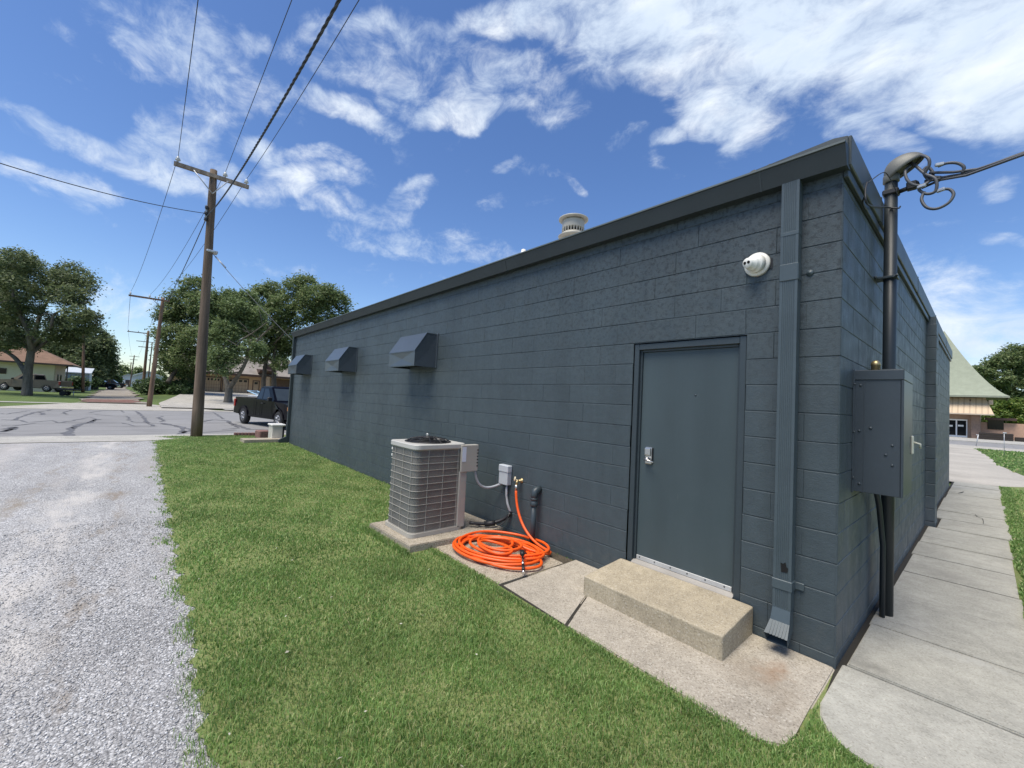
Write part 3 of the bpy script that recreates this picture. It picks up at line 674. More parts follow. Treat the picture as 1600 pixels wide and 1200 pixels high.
# ------------------------------------------------------------------ the block building
LEN, DEPTH, WTOP = 14.2, 12.73, 3.56
DX0, DX1, DZ1 = -1.635, -.60, 2.302             # door frame opening in the long wall
COURSE, BASE = .2032, .07
bld = empty('block_building', (0, 0, 0))
tag(bld, 'long low concrete block building painted dark slate grey with metal gutter', 'building')
def courses():
    z = [(-.12, BASE)]; k = 0
    while BASE+COURSE*k < WTOP-.02: z.append((BASE+COURSE*k, min(WTOP, BASE+COURSE*(k+1)))); k += 1
    return z
def block_wall(mb, P, u0, u1, hole=None, phase=0.0, seed=1):
    """P(u, depth, z): depth > 0 goes into the wall; blocks stand 5 mm proud of the joints"""
    R = random.Random(seed); g = .0015; ch = .0045; dj = .0044
    def face(a, b, z0, z1):
        d = R.uniform(-.0012, .0012); j = lambda: R.uniform(-.0012, .0012)
        ga = R.choice((-.0042, -.0038, -.003, -.003, g)); gb = R.choice((-.0042, -.0038, -.003, -.003, g))     # many vertical joints are filled with paint
        o = [(a+ga+j()*.6, z0+g+j()), (b-gb+j()*.6, z0+g+j()), (b-gb+j()*.6, z1-g+j()), (a+ga+j()*.6, z1-g+j())]
        i = [(o[0][0]+ch, o[0][1]+ch), (o[1][0]-ch, o[1][1]+ch), (o[2][0]-ch, o[2][1]-ch), (o[3][0]+ch, o[3][1]-ch)]
        V = [P(u, dj+.001, z) for u, z in o]+[P(u, d, z) for u, z in i]
        mb.add(V, [(4, 5, 6, 7), (0, 1, 5, 4), (1, 2, 6, 5), (2, 3, 7, 6), (3, 0, 4, 7)])
    for k, (z0, z1) in enumerate(courses()):
        u = u0-(.2032 if (k % 2) else 0)-phase
        while u < u1-.001:
            a, b = max(u, u0), min(u+.4064, u1); u += .4064
            if b-a < .03: continue
            if hole and z0 < hole[1]-.02 and z1 > -.2:
                if b <= hole[0][0]+.001 or a >= hole[0][1]-.001: face(a, b, z0, z1)
                else:
                    if hole[0][0]-a > .03: face(a, hole[0][0], z0, z1)
                    if b-hole[0][1] > .03: face(hole[0][1], b, z0, z1)
            else: face(a, b, z0, z1)
    # the joint plane behind the blocks
    if hole:
        (h0, h1), hz = hole
        for a, b, z0, z1 in ((u0, h0, -.12, WTOP), (h1, u1, -.12, WTOP), (h0, h1, hz, WTOP)):
            mb.add([P(a, dj, z0), P(b, dj, z0), P(b, dj, z1), P(a, dj, z1)], [(0, 1, 2, 3)])
    else: mb.add([P(u0, dj, -.12), P(u1, dj, -.12), P(u1, dj, WTOP), P(u0, dj, WTOP)], [(0, 1, 2, 3)])
mb = MB()
block_wall(mb, lambda u, d, z: (u, d, z), -LEN, 0, ((DX0, DX1), DZ1), .024+.2032, 3)
mb.build('long_wall', M_BLOCK, bld)
mb = MB()
block_wall(mb, lambda u, d, z: (-d, u, z), 0, 6.16, None, .0, 5); block_wall(mb, lambda u, d, z: (-d, u, z), 6.56, DEPTH, None, .2, 8)
mb.build('side_wall', M_BLOCK2, bld)
mb = MB(); Z = courses()
for z0, z1 in Z:
    if z1 > 3.5: continue
    j = random.uniform(-.003, .003)
    mb.box((-.01, 6.16+j, z0+.003), (.117+j, 6.56+j, z1-.003), .006)
mb.box((-.012, 6.168, -.12), (.111, 6.552, 3.44)); 
mb.build('pilaster', M_BLOCK2, bld)
mb = MB()
mb.box((-LEN+.006, DEPTH-.2, -.12), (-.006, DEPTH, WTOP)); mb.box((-LEN, .006, -.12), (-LEN+.2, DEPTH-.2, WTOP))
mb.build('rear_wall', M_BLOCK, bld)
# roof and its metal edges
mb = MB(); mb.box((-LEN, .01, 3.5), (-.01, DEPTH, 3.60)); rf = mb.build('roof', simple('roof_gravel', (.33, .31, .28), .95, bump=.5, var=.3, vs=20), bld)
mb = MB()
mb.prism([(.012, 3.405), (-.085, 3.405), (-.138, 3.536), (-.146, 3.54), (-.146, 3.552), (-.138, 3.556), (.012, 3.556)], 0, -LEN-.06, .035, 0)
gut = mb.build('gutter', M_GUT, bld)
mb = MB(); mb.box((-LEN-.06, -.150, 3.5415), (.035, -.1465, 3.5565), .001); mb.build('gutter_lip', slate('gutter_lip', (.1, .12, .12), .5), gut)
for x in np.arange(-LEN+1.5, 0, 3.05):
    mb = MB(); mb.prism([(.0, 3.402), (-.088, 3.402), (-.141, 3.536), (-.149, 3.54), (-.149, 3.558), (.0, 3.558)], 0, x, x+.012); mb.build('gutter_joint', M_TRIM, gut)
mb = MB(); mb.box((-LEN-.08, -.1, 3.545), (-LEN+.25, .2, 3.59), .01); mb.build('gutter_end_cap', M_TRIM, gut)
M_FASC = slate('weathered_flashing', (.06, .072, .074), .45, .25)
mb = MB()
mb.box((-.05, -.02, 3.43), (.048, DEPTH+.04, 3.645), .006)
mb.prism([(-.10, 3.556), (.03, 3.556), (.03, 3.63), (-.05, 3.645), (-.55, 3.615)], 1, -.05, .01)
fas = mb.build('roof_edge_flashing', M_FASC, bld)
mb = MB(); mb.box((.002, -.01, 3.36), (.03, DEPTH+.02, 3.425), .004)
for y in np.arange(1.2, DEPTH, 3.0): mb.box((.03, y, 3.425), (.052, y+.02, 3.652), .002)
mb.build('flashing_trim', M_TRIM, fas)
mb = MB(); P_ = [(-.62, 3.60)]+[(-.6+.6*k/22, 3.632+.012*k/22+.016*mnoise.noise(Vector((k*.7, 0, 0)))) for k in range(23)]+[(.0, 3.60)]
mb.prism(P_, 1, -.02, .3)
mb.build('roofing_felt', simple('roofing_felt', (.13, .13, .12), .95, bump=.6, var=.3), rf)
# downspouts
def corrug(x0, x1, yb, yf, z0, z1, mb, ribs=7):
    pts = [(x0, yb)]; pts.append((x0, yf)); n = ribs; m = (x1-x0)*.14
    pts.append((x0+m, yf-.0005))
    for k in range(n):
        a = x0+m+(x1-x0-2*m)*k/n; w = (x1-x0-2*m)/n
        pts += [(a+w*.2, yf), (a+w*.35, yf+.0028), (a+w*.65, yf+.0028), (a+w*.8, yf)]
    pts += [(x1-m, yf-.0005), (x1, yf), (x1, yb)]
    mb.prism(pts, 2, z0, z1)
mb = MB(); corrug(-.352, -.238, -.012, -.092, .30, 3.408, mb)
ds = mb.build('downspout', M_DOWN, bld)
mb = MB(); mb.box((-.357, -.097, 2.66), (-.233, -.008, 2.79), .006); mb.build('downspout_coupling', M_DOWN, ds)
mb = MB(); mb.box((-.354, -.094, 3.0), (-.236, -.01, 3.03), .003); mb.build('downspout_joint', M_DOWN, ds)
mb = MB(); mb.box((-.358, -.097, .43), (-.232, -.006, .50), .004); mb.box((-.24, -.016, .44), (-.18, -.003, .49), .003); mb.build('downspout_strap', M_DOWN, ds)
mb = MB(); mb.lathe([(.024, 0), (.022, .006), (.008, .008), (.006, .012)], (-.185, -.002, 2.72), (0, -1, 0), 12); mb.build('strap_anchor', M_DOWN, ds)
# kick-out elbow (open end, flattened)
mb = MB()
a0 = [(-.350, -.015, .30), (-.240, -.015, .30), (-.240, -.090, .30), (-.350, -.090, .30)]
a1 = [(-.356, -.03, .15), (-.236, -.03, .15), (-.236, -.118, .215), (-.356, -.118, .215)]
a2 = [(-.362, -.165, .075), (-.232, -.165, .075), (-.226, -.20, .142), (-.368, -.20, .142)]
V = a0+a1+a2; F = []
for i in range(2):
    for k in range(4): F.append((i*4+k, i*4+(k+1) % 4, (i+1)*4+(k+1) % 4, (i+1)*4+k))
mb.add(V, F)
for k in range(6):       # pressed ribs on the front of the elbow
    x = -.345+k*.0185; mb.add([(x, -.1195, .214), (x+.008, -.1195, .214), (x+.009, -.2015, .1455), (x, -.2015, .1455)], [(0, 1, 2, 3)])
el = mb.build('downspout_elbow', M_DOWN, ds)
md = el.modifiers.new('s', 'SOLIDIFY'); md.thickness = .002
mb = MB(); mb.add([(-.3, -.0945, .555), (-.262, -.0945, .56), (-.258, -.0945, .59), (-.268, -.0945, .60), (-.275, -.0945, .63), (-.29, -.0945, .615), (-.305, -.0945, .62)], [(0, 1, 2, 3, 4, 5, 6)])
mb.build('rust_hole', M_HOLE, ds)
mb = MB(); corrug(-LEN-.02, -LEN+.08, -.012, -.085, .12, 3.408, mb, 4); mb.prism([(-.01, .0), (-.3, .02), (-.3, .1), (-.09, .2), (-.01, .2)], 0, -LEN-.03, -LEN+.085)
mb.build('downspout', M_TRIM, bld)
# door
mb = MB()
y0, y1 = .014, .10
mb.box((DX0+.006, y0, .16), (DX0+.058, y1, DZ1-.004), .004); mb.box((DX1-.058, y0, .16), (DX1-.006, y1, DZ1-.004), .004); mb.box((DX0+.058, y0+.001, DZ1-.064), (DX1-.058, y1, DZ1-.006), .004)
mb.box((DX0+.058, .045, .20), (DX0+.078, .0985, DZ1-.064), .002); mb.box((DX1-.078, .045, .20), (DX1-.058, .0985, DZ1-.064), .002); mb.box((DX0+.078, .045, DZ1-.084), (DX1-.078, .0985, DZ1-.064), .002)
fr = mb.build('door_frame', M_FRAME, bld)
mb = MB(); mb.box((DX0+.079, .062, .262), (DX1-.079, .106, DZ1-.085), .003)
dr = mb.build('door', M_DOORP, bld)
hx = -1.456
mb = MB(); mb.box((hx-.034, .042, 1.145), (hx+.034, .0615, 1.305), .008, seg=2); mb.box((hx-.03, .02, 1.225), (hx+.03, .044, 1.3), .01, seg=2)
lk = mb.build('lock', M_STEEL, dr)
mb = MB(); mb.tube([(hx, .045, 1.192), (hx, -.012, 1.192), (hx+.02, -.018, 1.19), (hx+.085, -.012, 1.175)], [.011, .011, .01, .008], 8); mb.sphere((hx, .02, 1.192), .02, 10); mb.build('handle', M_STEEL, lk)
mb = MB(); mb.box((hx+.0345, .046, 1.15), (hx+.042, .0615, 1.3), .002); mb.build('lock_gasket', M_BLACK, lk)
mb = MB()
mb.lathe([(.009, 0), (.009, .003), (.004, .004)], (-1.03, .062, 1.81), (0, -1, 0), 10); mb.build('peephole', M_FRAME, dr)
mb = MB(); mb.box((DX0+.085, .052, .232), (DX1-.085, .0615, .272), .002); ks = mb.build('door_sweep', M_ALU, dr)
for k in range(6):
    mb = MB(); mb.lathe([(.006, 0), (.006, .003), (.003, .004)], (DX0+.12+k*.155, .052, .257), (0, -1, 0), 8); mb.build('screw', M_BLACK, ks)
mb = MB(); mb.prism([(-.005, .20), (.10, .20), (.10, .230), (.05, .230), (.0, .210)], 0, DX0+.06, DX1-.06); mb.build('threshold', simple('worn_threshold', (.3, .28, .25), .6), bld)
mb = MB(); mb.box((DX0, .0995, .1), (DX1, .3, DZ1)); mb.build('door_reveal', M_FRAME, bld)

# concrete step
bm = bmesh.new(); bmesh.ops.create_cube(bm, size=1)
bmesh.ops.subdivide_edges(bm, edges=list(bm.edges), cuts=47, use_grid_fill=True)
for v in bm.verts:
    p = Vector(((v.co.x+.5)*1.18-1.68, (v.co.y+.5)*.565-.575, (v.co.z+.5)*.19-.02))
    lo, hi = Vector((-1.68, -.575, -.02)), Vector((-.5, -.01, .17)); r = .013+.006*mnoise.noise(p*9)
    q = Vector([min(max(p[k], lo[k]+r), hi[k]-r) for k in range(3)]); d = p-q
    if d.length > 1e-6: p = q+d.normalized()*r
    n = mnoise.noise(p*6)*.5+mnoise.noise(p*17)*.35+mnoise.noise(p*45)*.2
    edge = 1 if p.z > .145 and p.y < -.55 else .45
    p += Vector((.003*n, -.007*n*edge, 0))
    p.z += (.045*(p.y+.575)/.565 if p.z > 0 else 0)+.0025*mnoise.noise(p*5+Vector((9, 0, 0)))
    v.co = p
me = bpy.data.meshes.new('concrete_step'); bm.to_mesh(me); bm.free(); me.materials.append(M_STEP)
me.polygons.foreach_set('use_smooth', [True]*len(me.polygons)); st = bpy.data.objects.new('concrete_step', me); col.objects.link(st); tag(st, 'worn tan concrete doorstep below the slate grey metal door', 'step')

# wall hoods
def make_hood(x_right, label):
    e = empty('vent_hood', (x_right, 0, 2.18)); tag(e, label, 'vent hood', 'sloped metal hoods along the block wall')
    W = -.92; D = -.4
    top = [(0, .535), (-.2, .535)]; 
    mb = MB()
    def side(x, s):
        P = [(x, 0, 0), (x, D, 0), (x, D, .23), (x, -.2, .535), (x, 0, .535)]; c = (x-.012*s, -.16, .25)
        mb.add(P+[c], [tuple(q) if s > 0 else tuple(q[::-1]) for q in ((0, 5, 1), (1, 5, 2), (2, 5, 3), (3, 5, 4), (4, 5, 0))])
    side(0, 1); side(W, -1)
    fc = (W/2, D+.014, .115)
    P = [(W, D, 0), (0, D, 0), (0, D, .23), (W, D, .23), fc]; mb.add(P, [(0, 1, 4), (1, 2, 4), (2, 3, 4), (3, 0, 4)])
    mb.build('hood_panel', M_HOODM, e)
    mb = MB(); mb.prism([(0, .537), (-.2, .537), (D, .232), (D-.006, .226), (D-.004, .243), (-.203, .548), (0, .548)], 0, W-.006, .006); mb.build('hood_top', M_HOODM, e)
    mb = MB()
    for (x0, x1) in ((.0, .012), (W-.012, W)): mb.box((x0, -.02, -.01), (x1+.02 if x0 == 0 else x1, 0, .56), .002)
    mb.box((W, D+.003, -.014), (0, D+.02, 0.002), .002); mb.box((-.018, D+.02, -.012), (0, 0, .0015), .002); mb.box((W, D+.02, -.012), (W+.018, 0, .0015), .002)
    mb.build('hood_flange', M_HOODM, e)
    mb = MB(); mb.box((W+.03, D+.04, .02), (-.03, -.01, .04)); mb.build('mesh_screen', M_HOLE, e)
    return e
for xr_, lb in ((-5.35, 'slate grey sloped vent hood nearest the air conditioner, largest of the three'), (-8.82, 'slate grey sloped vent hood in the middle of the row of three'), (-12.26, 'slate grey sloped vent hood at the far end of the wall by the corner')):
    make_hood(xr_, lb)

# round white fixture
e = empty('wall_fixture', (-.535, 0, 2.855)); tag(e, 'round white stepped wall fixture with two dark holes beside the downspout', 'wall fixture')
mb = MB(); mb.lathe([(.094, 0), (.094, .018), (.088, .028), (.07, .032), (.066, .04)], (0, 0, 0), (0, -1, 0), 32); mb.build('base_ring', M_WHITE, e)
tilt_ax = Vector((-.38, -1, -.12)).normalized()
mb = MB(); mb.lathe([(.072, -.015), (.072, .02), (.068, .026), (.058, .028), (.057, .052), (.054, .058), (.047, .060), (.041, .094), (.038, .1), (.01, .102)], (0, -.034, 0), tilt_ax, 28); bdy = mb.build('body', M_WHITE, e)
tip = Vector((0, -.034, 0))+tilt_ax*.0985
for dx in (-.017, .017):
    c = tip+Vector((dx*.9, -dx*.35, .004)); mb = MB(); mb.lathe([(.012, -.004), (.012, .006), (.009, .0065)], c, tilt_ax, 12); mb.build('socket_hole', M_HOLE, bdy)
mb = MB(); mb.box((.08, -.006, -.05), (.105, -.001, .03)); mb.build('sealant', M_BLACK, e)

# ------------------------------------------------------------------ air conditioner
pad = MB(); bm = bmesh.new()
flat = flat_poly('concrete_pad', [(-4.42, -1.37), (-3.42, -1.34), (-3.37, -.3), (-3.4, -.05), (-4.42, -.05)], .072, M_PAD, .12)
tag(flat, 'rough concrete pad under the grey air conditioner on the lawn', 'pad')
AX, AY = -3.94, -.885; HW, HD = .335, .355
ac = empty('air_conditioner', (AX-.01, AY, .074)); tag(ac, 'grey outdoor air conditioner unit with wire grille on a concrete pad', 'air conditioner')
def rrect(hx_, hy, r, n=5):
    P = []
    for cx, cy, a0 in ((hx_-r, hy-r, 0), (-hx_+r, hy-r, 90), (-hx_+r, -hy+r, 180), (hx_-r, -hy+r, 270)):
        for k in range(n+1):
            a = math.radians(a0+90*k/n); P.append((cx+r*math.cos(a), cy+r*math.sin(a)))
    return P
M_ACP = simple('ac_grey_paint', (.385, .365, .32), .5, var=.06)
def coil():
    m = Mat('condenser_coil', (.085, .085, .08), .6, .3)
    w = m.n('ShaderNodeTexWave', wave_type='BANDS', bands_direction='Z'); w.inputs['Scale'].default_value = 30; w.inputs['Distortion'].default_value = 2.2; w.inputs['Detail'].default_value = 2; w.inputs['Detail Scale'].default_value = 6; m.l(m.co(), w.inputs['Vector'])
    m.colour = m.mixc(w.outputs[1], (.088, .085, .077), (.27, .26, .235)); m.vary(3, .8, 1.2, .3, .7, 6); m.bump(w.outputs[1], .4, .01); return m.done()
mb = MB(); mb.prism(rrect(HW+.012, HD+.008, .07), 2, .0, .045); mb.build('base_pan', M_ACP, ac)
mb = MB(); mb.prism(rrect(HW-.012, HD-.012, .085), 2, .045, .99); mb.build('condenser_coil', coil(), ac)
mb = MB(); mb.prism(rrect(HW+.008, HD+.008, .09), 2, .99, 1.05, .008); topc = mb.build('top_cover', simple('ac_top_paint', (.46, .45, .415), .5, var=.06), ac)
# wire grille
mb = MB(); R_ = rrect(HW-.008, HD-.008, .088, 6)
for k in range(13):
    z = .05+.935*k/12; mb.tube([(p[0], p[1], z) for p in R_]+[(R_[0][0], R_[0][1], z)], .0032, 5, False)
per = []; 
for i in range(len(R_)):
    a = np.array(R_[i]); b = np.array(R_[(i+1) % len(R_)]); n = max(1, int(np.linalg.norm(b-a)/.004))
    per += [a+(b-a)*k/n for k in range(n)]
stepn = max(1, int(len(per)/12))
for i in range(0, len(per), stepn): mb.tube([(*per[i], .045), (*per[i], .99)], .0032, 5, False)
mb.build('wire_grille', M_ACP, ac)
# fan guard
mb = MB(); mb.lathe([(.285, 1.045), (.285, 1.058), (.262, 1.06), (.262, 1.045)], (0, 0, 0), (0, 0, 1), 36); mb.lathe([(.26, 1.0505), (.03, 1.0515), (.03, 1.0505)], (0, 0, 0), (0, 0, 1), 30)
for k in range(12):
    a = 2*math.pi*k/12+.1; c_, s_ = math.cos(a), math.sin(a)
    mb.tube([(c_*.275, s_*.275, 1.055), (c_*.22, s_*.22, 1.085), (c_*.1, s_*.1, 1.105), (0, 0, 1.108)], .006, 5, False)
for r_, zz in ((.24, 1.075), (.19, 1.09), (.14, 1.1), (.09, 1.106)): mb.tube([(r_*math.cos(2*math.pi*k/24), r_*math.sin(2*math.pi*k/24), zz) for k in range(25)], .004, 5, False)
mb.lathe([(.07, 1.07), (.07, 1.108), (.05, 1.118)], (0, 0, 0), (0, 0, 1), 16)
mb.build('fan_guard', M_BLACK, topc)
mb = MB(); mb.tube([(.02+.02*math.cos(t), -.03, 1.135+.016*math.sin(t)) for t in np.linspace(-1, 4, 9)], .005, 6); mb.build('wire_clip', M_WHITE, topc)
# service corner: column and control box on the side towards the wall
mb = MB(); mb.box((HW-.02, HD-.09, .03), (HW+.012, HD+.008, 1.0), .006); mb.box((HW-.13, HD-.01, .03), (HW+.008, HD+.02, 1.0), .004); mb.build('corner_post', M_ACP, ac)
mb = MB(); mb.box((HW-.05, HD-.09, .70), (HW+.03, HD+.17, 1.035), .012, seg=2); cbx = mb.build('control_box', M_ACP, ac)
mb = MB(); mb.box((HW+.0302, HD-.078, .83), (HW+.0318, HD-.02, 1.01)); mb.build('rating_sticker', simple('sticker', (.62, .66, .74), .5, var=.05), cbx)
for k in range(6):
    mb = MB(); mb.box((HW+.0302, HD+.145, .76+.04*k), (HW+.0325, HD+.165, .775+.04*k)); mb.build('vent_slot', M_HOLE, cbx)
for z in (.84, .92): mb = MB(); mb.box((-HW-.03, -HD+.05, z), (-HW+.0, -HD+.1, z+.03), .004); mb.build('hose_fitting', M_WHITE, ac)

# disconnect box, conduits, line set
e = empty('disconnect_box', (-3.42, 0, .72)); tag(e, 'small grey electrical disconnect box on the wall right of the air conditioner', 'electrical box')
mb = MB(); mb.box((-.085, -.075, -.11), (.085, -.003, .13), .008, seg=2); mb.build('box', simple('box_grey', (.42, .45, .48), .45, var=.05), e)
mb = MB(); mb.box((-.092, -.083, .05), (.092, -.004, .138), .008); mb.build('lid', simple('box_grey_lid', (.46, .49, .52), .45, var=.05), e)
def bez(a, b, c, d, n=14):
    a, b, c, d = [np.array(q, float) for q in (a, b, c, d)]; return [a*(1-t)**3+3*b*t*(1-t)**2+3*c*t*t*(1-t)+d*t**3 for t in np.linspace(0, 1, n)]
mb = MB(); mb.tube(bez((-3.62, -.38, .80), (-3.6, -.36, .50), (-3.62, -.12, .52), (-3.47, -.04, .615)), .016, 10)
o = mb.build('electrical_conduit', M_GREYCABLE, None, (-3.55, -.2, .6)); tag(o, 'grey flexible conduit looping from the air conditioner to the disconnect box', 'conduit')
mb = MB(); mb.tube([(-3.385, -.035, .61), (-3.385, -.032, .48), (-3.36, -.03, .38), (-3.31, -.03, .30), (-3.31, -.004, .28)], .015, 10)
o = mb.build('electrical_conduit', M_GREYCABLE, None, (-3.38, -.03, .45)); tag(o, 'short grey conduit dropping below the disconnect box into the wall', 'conduit')
mb = MB(); mb.tube(bez((-3.30, -.02, .27), (-3.38, -.06, .14), (-3.5, -.2, .09), (-3.62, -.42, .13)), .022, 10); mb.tube([(-3.52, -.26, .115), (-3.47, -.19, .125), (-3.44, -.15, .13)], .034, 10)
mb.tube(bez((-3.30, -.045, .26), (-3.3, -.1, .1), (-3.42, -.25, .06), (-3.6, -.4, .12)), .006, 6)
o = mb.build('refrigerant_line', M_BLACK, None, (-3.45, -.2, .1)); tag(o, 'black insulated refrigerant line running from the wall to the air conditioner', 'pipe')

# tap, hose, drain pipe
e = empty('hose_tap', (-3.15, 0, .70)); tag(e, 'brass garden tap with round handle on the wall above the orange hose', 'tap')
mb = MB(); mb.lathe([(.03, 0), (.03, .006), (.014, .008), (.014, .05)], (0, 0, .0), (0, -1, 0), 14); mb.tube([(0, -.05, 0), (0, -.075, -.005), (0, -.085, -.045)], [.016, .016, .014], 10); mb.build('spout', M_BRASS, e)
mb = MB(); mb.lathe([(.027, 0), (.03, .006), (.027, .012), (.008, .014)], (-.035, -.075, .02), (-.6, -1, .25), 14); mb.tube([(0, -.06, .005), (-.035, -.075, .02)], .007, 6); mb.build('tap_handle', simple('tap_handle_cream', (.6, .52, .36), .5), e)
M_HOSE = simple('orange_rubber', (.82, .105, .008), .42, var=.07, vs=9)
hc = onz(787, 866, .03); 
def hose():
    pts = []; z = .03; cx, cy = -2.88, -.56
    A = onz(706, 858, .03); B = onz(862, 882, .03)
    mb = MB(); r = .0155; prev = None
    turns = 11; n = 48; path = []
    for t in range(turns):
        Rx = rng.uniform(.4, .56) if t < 7 else rng.uniform(.2, .36); Ry = Rx*rng.uniform(.5, .85)
        ox, oy = rng.normal(0, .06, 2); ph = rng.uniform(0, 6.28); rot = math.radians(22)+rng.normal(0, .22)
        path.append((Rx, Ry, ox, oy, ph, rot))
    P = []
    tot = turns*n
    for i in range(tot):
        f = i/n; k = int(f); u = f-k; a = path[k]; b = path[min(k+1, turns-1)]
        s = u*u*(3-2*u); q = [a[j]*(1-s)+b[j]*s for j in range(4)]; rot = a[5]*(1-s)+b[5]*s
        ang = -2*math.pi*f+1.0
        x = q[0]*math.cos(ang)*(1+.05*math.sin(3*ang+a[4])); y = q[1]*math.sin(ang)
        lay = .022+.0085*k+.012*(.5+.5*math.sin(ang*2+a[4]))
        P.append((cx+q[2]+x*math.cos(rot)-y*math.sin(rot), min(-.05, cy+q[3]+x*math.sin(rot)+y*math.cos(rot)), lay))
    last = np.array(P[-1])
    # rise to the tap
    up = bez(P[-1], (-2.62, -.4, .05), (-2.38, -.12, .03), (-2.52, -.13, .05), 10)[1:]+bez((-2.52, -.13, .05), (-2.9, -.13, .06), (-3.12, -.10, .30), (-3.15, -.085, .60), 18)[1:]
    mb.tube(P+up, r, 9)
    return mb
e = empty('garden_hose', (-2.83, -.56, 0)); tag(e, 'bright orange garden hose coiled on the slab and joined to the tap', 'hose')
hm = hose(); ho = hm.build('hose', M_HOSE, e, (0, 0, 0)); ho.location = (2.83, .56, 0)
mb = MB(); mb.tube([(-.32, .475, .595), (-.32, .475, .655)], [.02, .017], 12); mb.build('coupling', M_STEEL, e)
nz = onz(817, 893, .05)
A_ = Vector([float(v) for v in onz(816, 862, .14)]); B_ = Vector([float(v) for v in onz(818, 895, .06)])
e2 = empty('hose_nozzle', (B_.x, B_.y, 0)); tag(e2, 'black and silver hose nozzle lying on the orange hose coil', 'nozzle')
T = B_-A_; o0 = Vector((B_.x, B_.y, 0))
mb = MB(); mb.tube([A_+T*0-o0, A_+T*.12-o0, A_+T*.18-o0], [.024, .026, .016], 12); mb.build('nozzle_head', M_BLACK, e2)
mb = MB(); mb.tube([A_+T*.62-o0, A_+T*.9-o0], [.014, .017], 10); mb.build('grip', M_BLACK, e2)
mb = MB(); mb.tube([A_+T*.18-o0, A_+T*.5-o0, A_+T*.62-o0], [.011, .011, .014], 10); mb.tube([A_+T*.9-o0, A_+T*1.0-o0], [.016, .014], 10); mb.tube([A_+T*.5-o0, A_+T*.5-o0+Vector((.012, .0, -.03))], .005, 6); mb.build('barrel', M_CHROME, e2)
e = empty('drain_pipe', (-2.83, -.085, 0)); tag(e, 'slate painted drain pipe with elbow rising from the ground by the tap', 'pipe')
mb = MB(); mb.tube([(0, 0, -.02), (0, 0, .5)], .034, 14); mb.build('pipe', M_FRAME, e)
mb = MB(); mb.lathe([(.044, .47), (.047, .475), (.047, .515), (.04, .52), (.04, .54), (.046, .545), (.046, .56), (.036, .565)], (0, 0, 0), (0, 0, 1), 18)
mb.tube([(0, 0, .54), (0, 0, .6), (.0, .012, .635), (.0, .035, .652), (0, .085, .655)], [.04, .043, .046, .043, .04], 14); mb.build('elbow', M_FRAME, e)

# ------------------------------------------------------------------ electrical cabinet and service mast on the side wall
e = empty('electrical_cabinet', (0, .43, 1.135)); tag(e, 'slate painted steel meter cabinet fixed to the side wall near the corner', 'cabinet')
CB = slate('cabinet_paint', (.04, .052, .064), .42, .08, .05)
mb = MB(); mb.box((.008, 0, 0), (.268, .5, .9), .003); mb.box((.0, -.012, -.01), (.012, .512, .91), .002); mb.build('body', CB, e)
mb = MB(); mb.box((.005, -.008, .83), (.285, .508, .903), .004); mb.build('top_hood', CB, e)
mb = MB(); mb.box((.2685, -.006, .0), (.284, .506, .829), .003); dd = mb.build('door', CB, e)
for (x, z) in ((.045, .79), (.04, .45), (.105, .475), (.045, .06), (.19, .29), (.225, .36), (.225, .22), (.255, .865)):
    mb = MB(); mb.lathe([(.009 if x != .105 else .012, 0), (.008, .005), (.002, .007)], (x, .0, z), (0, -1, 0), 10); mb.build('bolt', CB, e)
for z in (.1, .44, .8):
    mb = MB(); mb.lathe([(.008, 0), (.007, .005), (.002, .006)], (.012, -.012, z), (0, -1, 0), 10); mb.build('bolt', CB, e)
mb = MB(); mb.box((.065, -.0035, .0), (.07, .0, .83)); mb.build('panel_seam', CB, e)
mb = MB(); mb.box((.284, .40, .29), (.30, .44, .43), .006); mb.tube([(.3, .42, .38), (.335, .42, .37), (.335, .43, .34)], .008, 8); mb.build('latch', simple('pale_latch', (.55, .55, .46), .45), dd)
mb = MB(); mb.lathe([(.028, 0), (.028, .05), (.031, .052), (.031, .062), (.024, .08), (.012, .09)], (.105, .18, .903), (0, 0, 1), 16); mb.build('conduit_hub', M_BRASS, e)

e = empty('service_mast', (.098, 1.33, 0)); tag(e, 'tall dark service mast conduit with grey weatherhead beside the side wall', 'mast')
mb = MB(); mb.tube([(0, 0, -.02), (0, 0, 3.87)], .046, 18); mb.build('pipe', M_MAST, e)
mb = MB(); mb.tube([(-.015, -.1, -.01), (-.015, -.1, .6), (-.03, -.2, .95), (-.03, -.42, 1.16)], .02, 10); mb.build('ground_conduit', M_MAST, e)
for z in (2.93, 2.1):
    mb = MB(); mb.box((-.098, -.06, z), (.055, .06, z+.022), .004); mb.lathe([(.012, 0), (.012, .04)], (-.085, -.07, z+.01), (0, -1, 0), 8); mb.lathe([(.01, 0), (.01, .04)], (.045, -.05, z+.01), (.3, -1, 0), 8); mb.build('pipe_strap', M_FRAME, e)
# weatherhead: a domed cowl opening towards +x
M_COWL = simple('weatherhead_grey', (.135, .135, .12), .55, .2, var=.15)
mb = MB(); mb.lathe([(.052, -.04), (.058, -.035), (.058, .02), (.052, .03)], (0, 0, 3.85), (0, 0, 1), 18)
tx = Vector((.85, 0, .527)); nx = Vector((-.527, 0, .85)); cc = Vector((.085, 0, 3.89)); nA, nB = 24, 9; V = []; F = []
for i in range(nB+1):
    t = i/nB*math.pi/2
    for k in range(nA):
        a = 2*math.pi*k/nA; lobe = .158 if math.cos(a) > 0 else .135
        V.append(cc+tx*math.cos(a)*lobe*math.cos(t)+Vector((0, 1, 0))*math.sin(a)*.095*math.cos(t)+nx*.145*math.sin(t))
for i in range(nB):
    for k in range(nA): F.append((i*nA+k, i*nA+(k+1) % nA, (i+1)*nA+(k+1) % nA, (i+1)*nA+k))
mb.add(V, F, True)
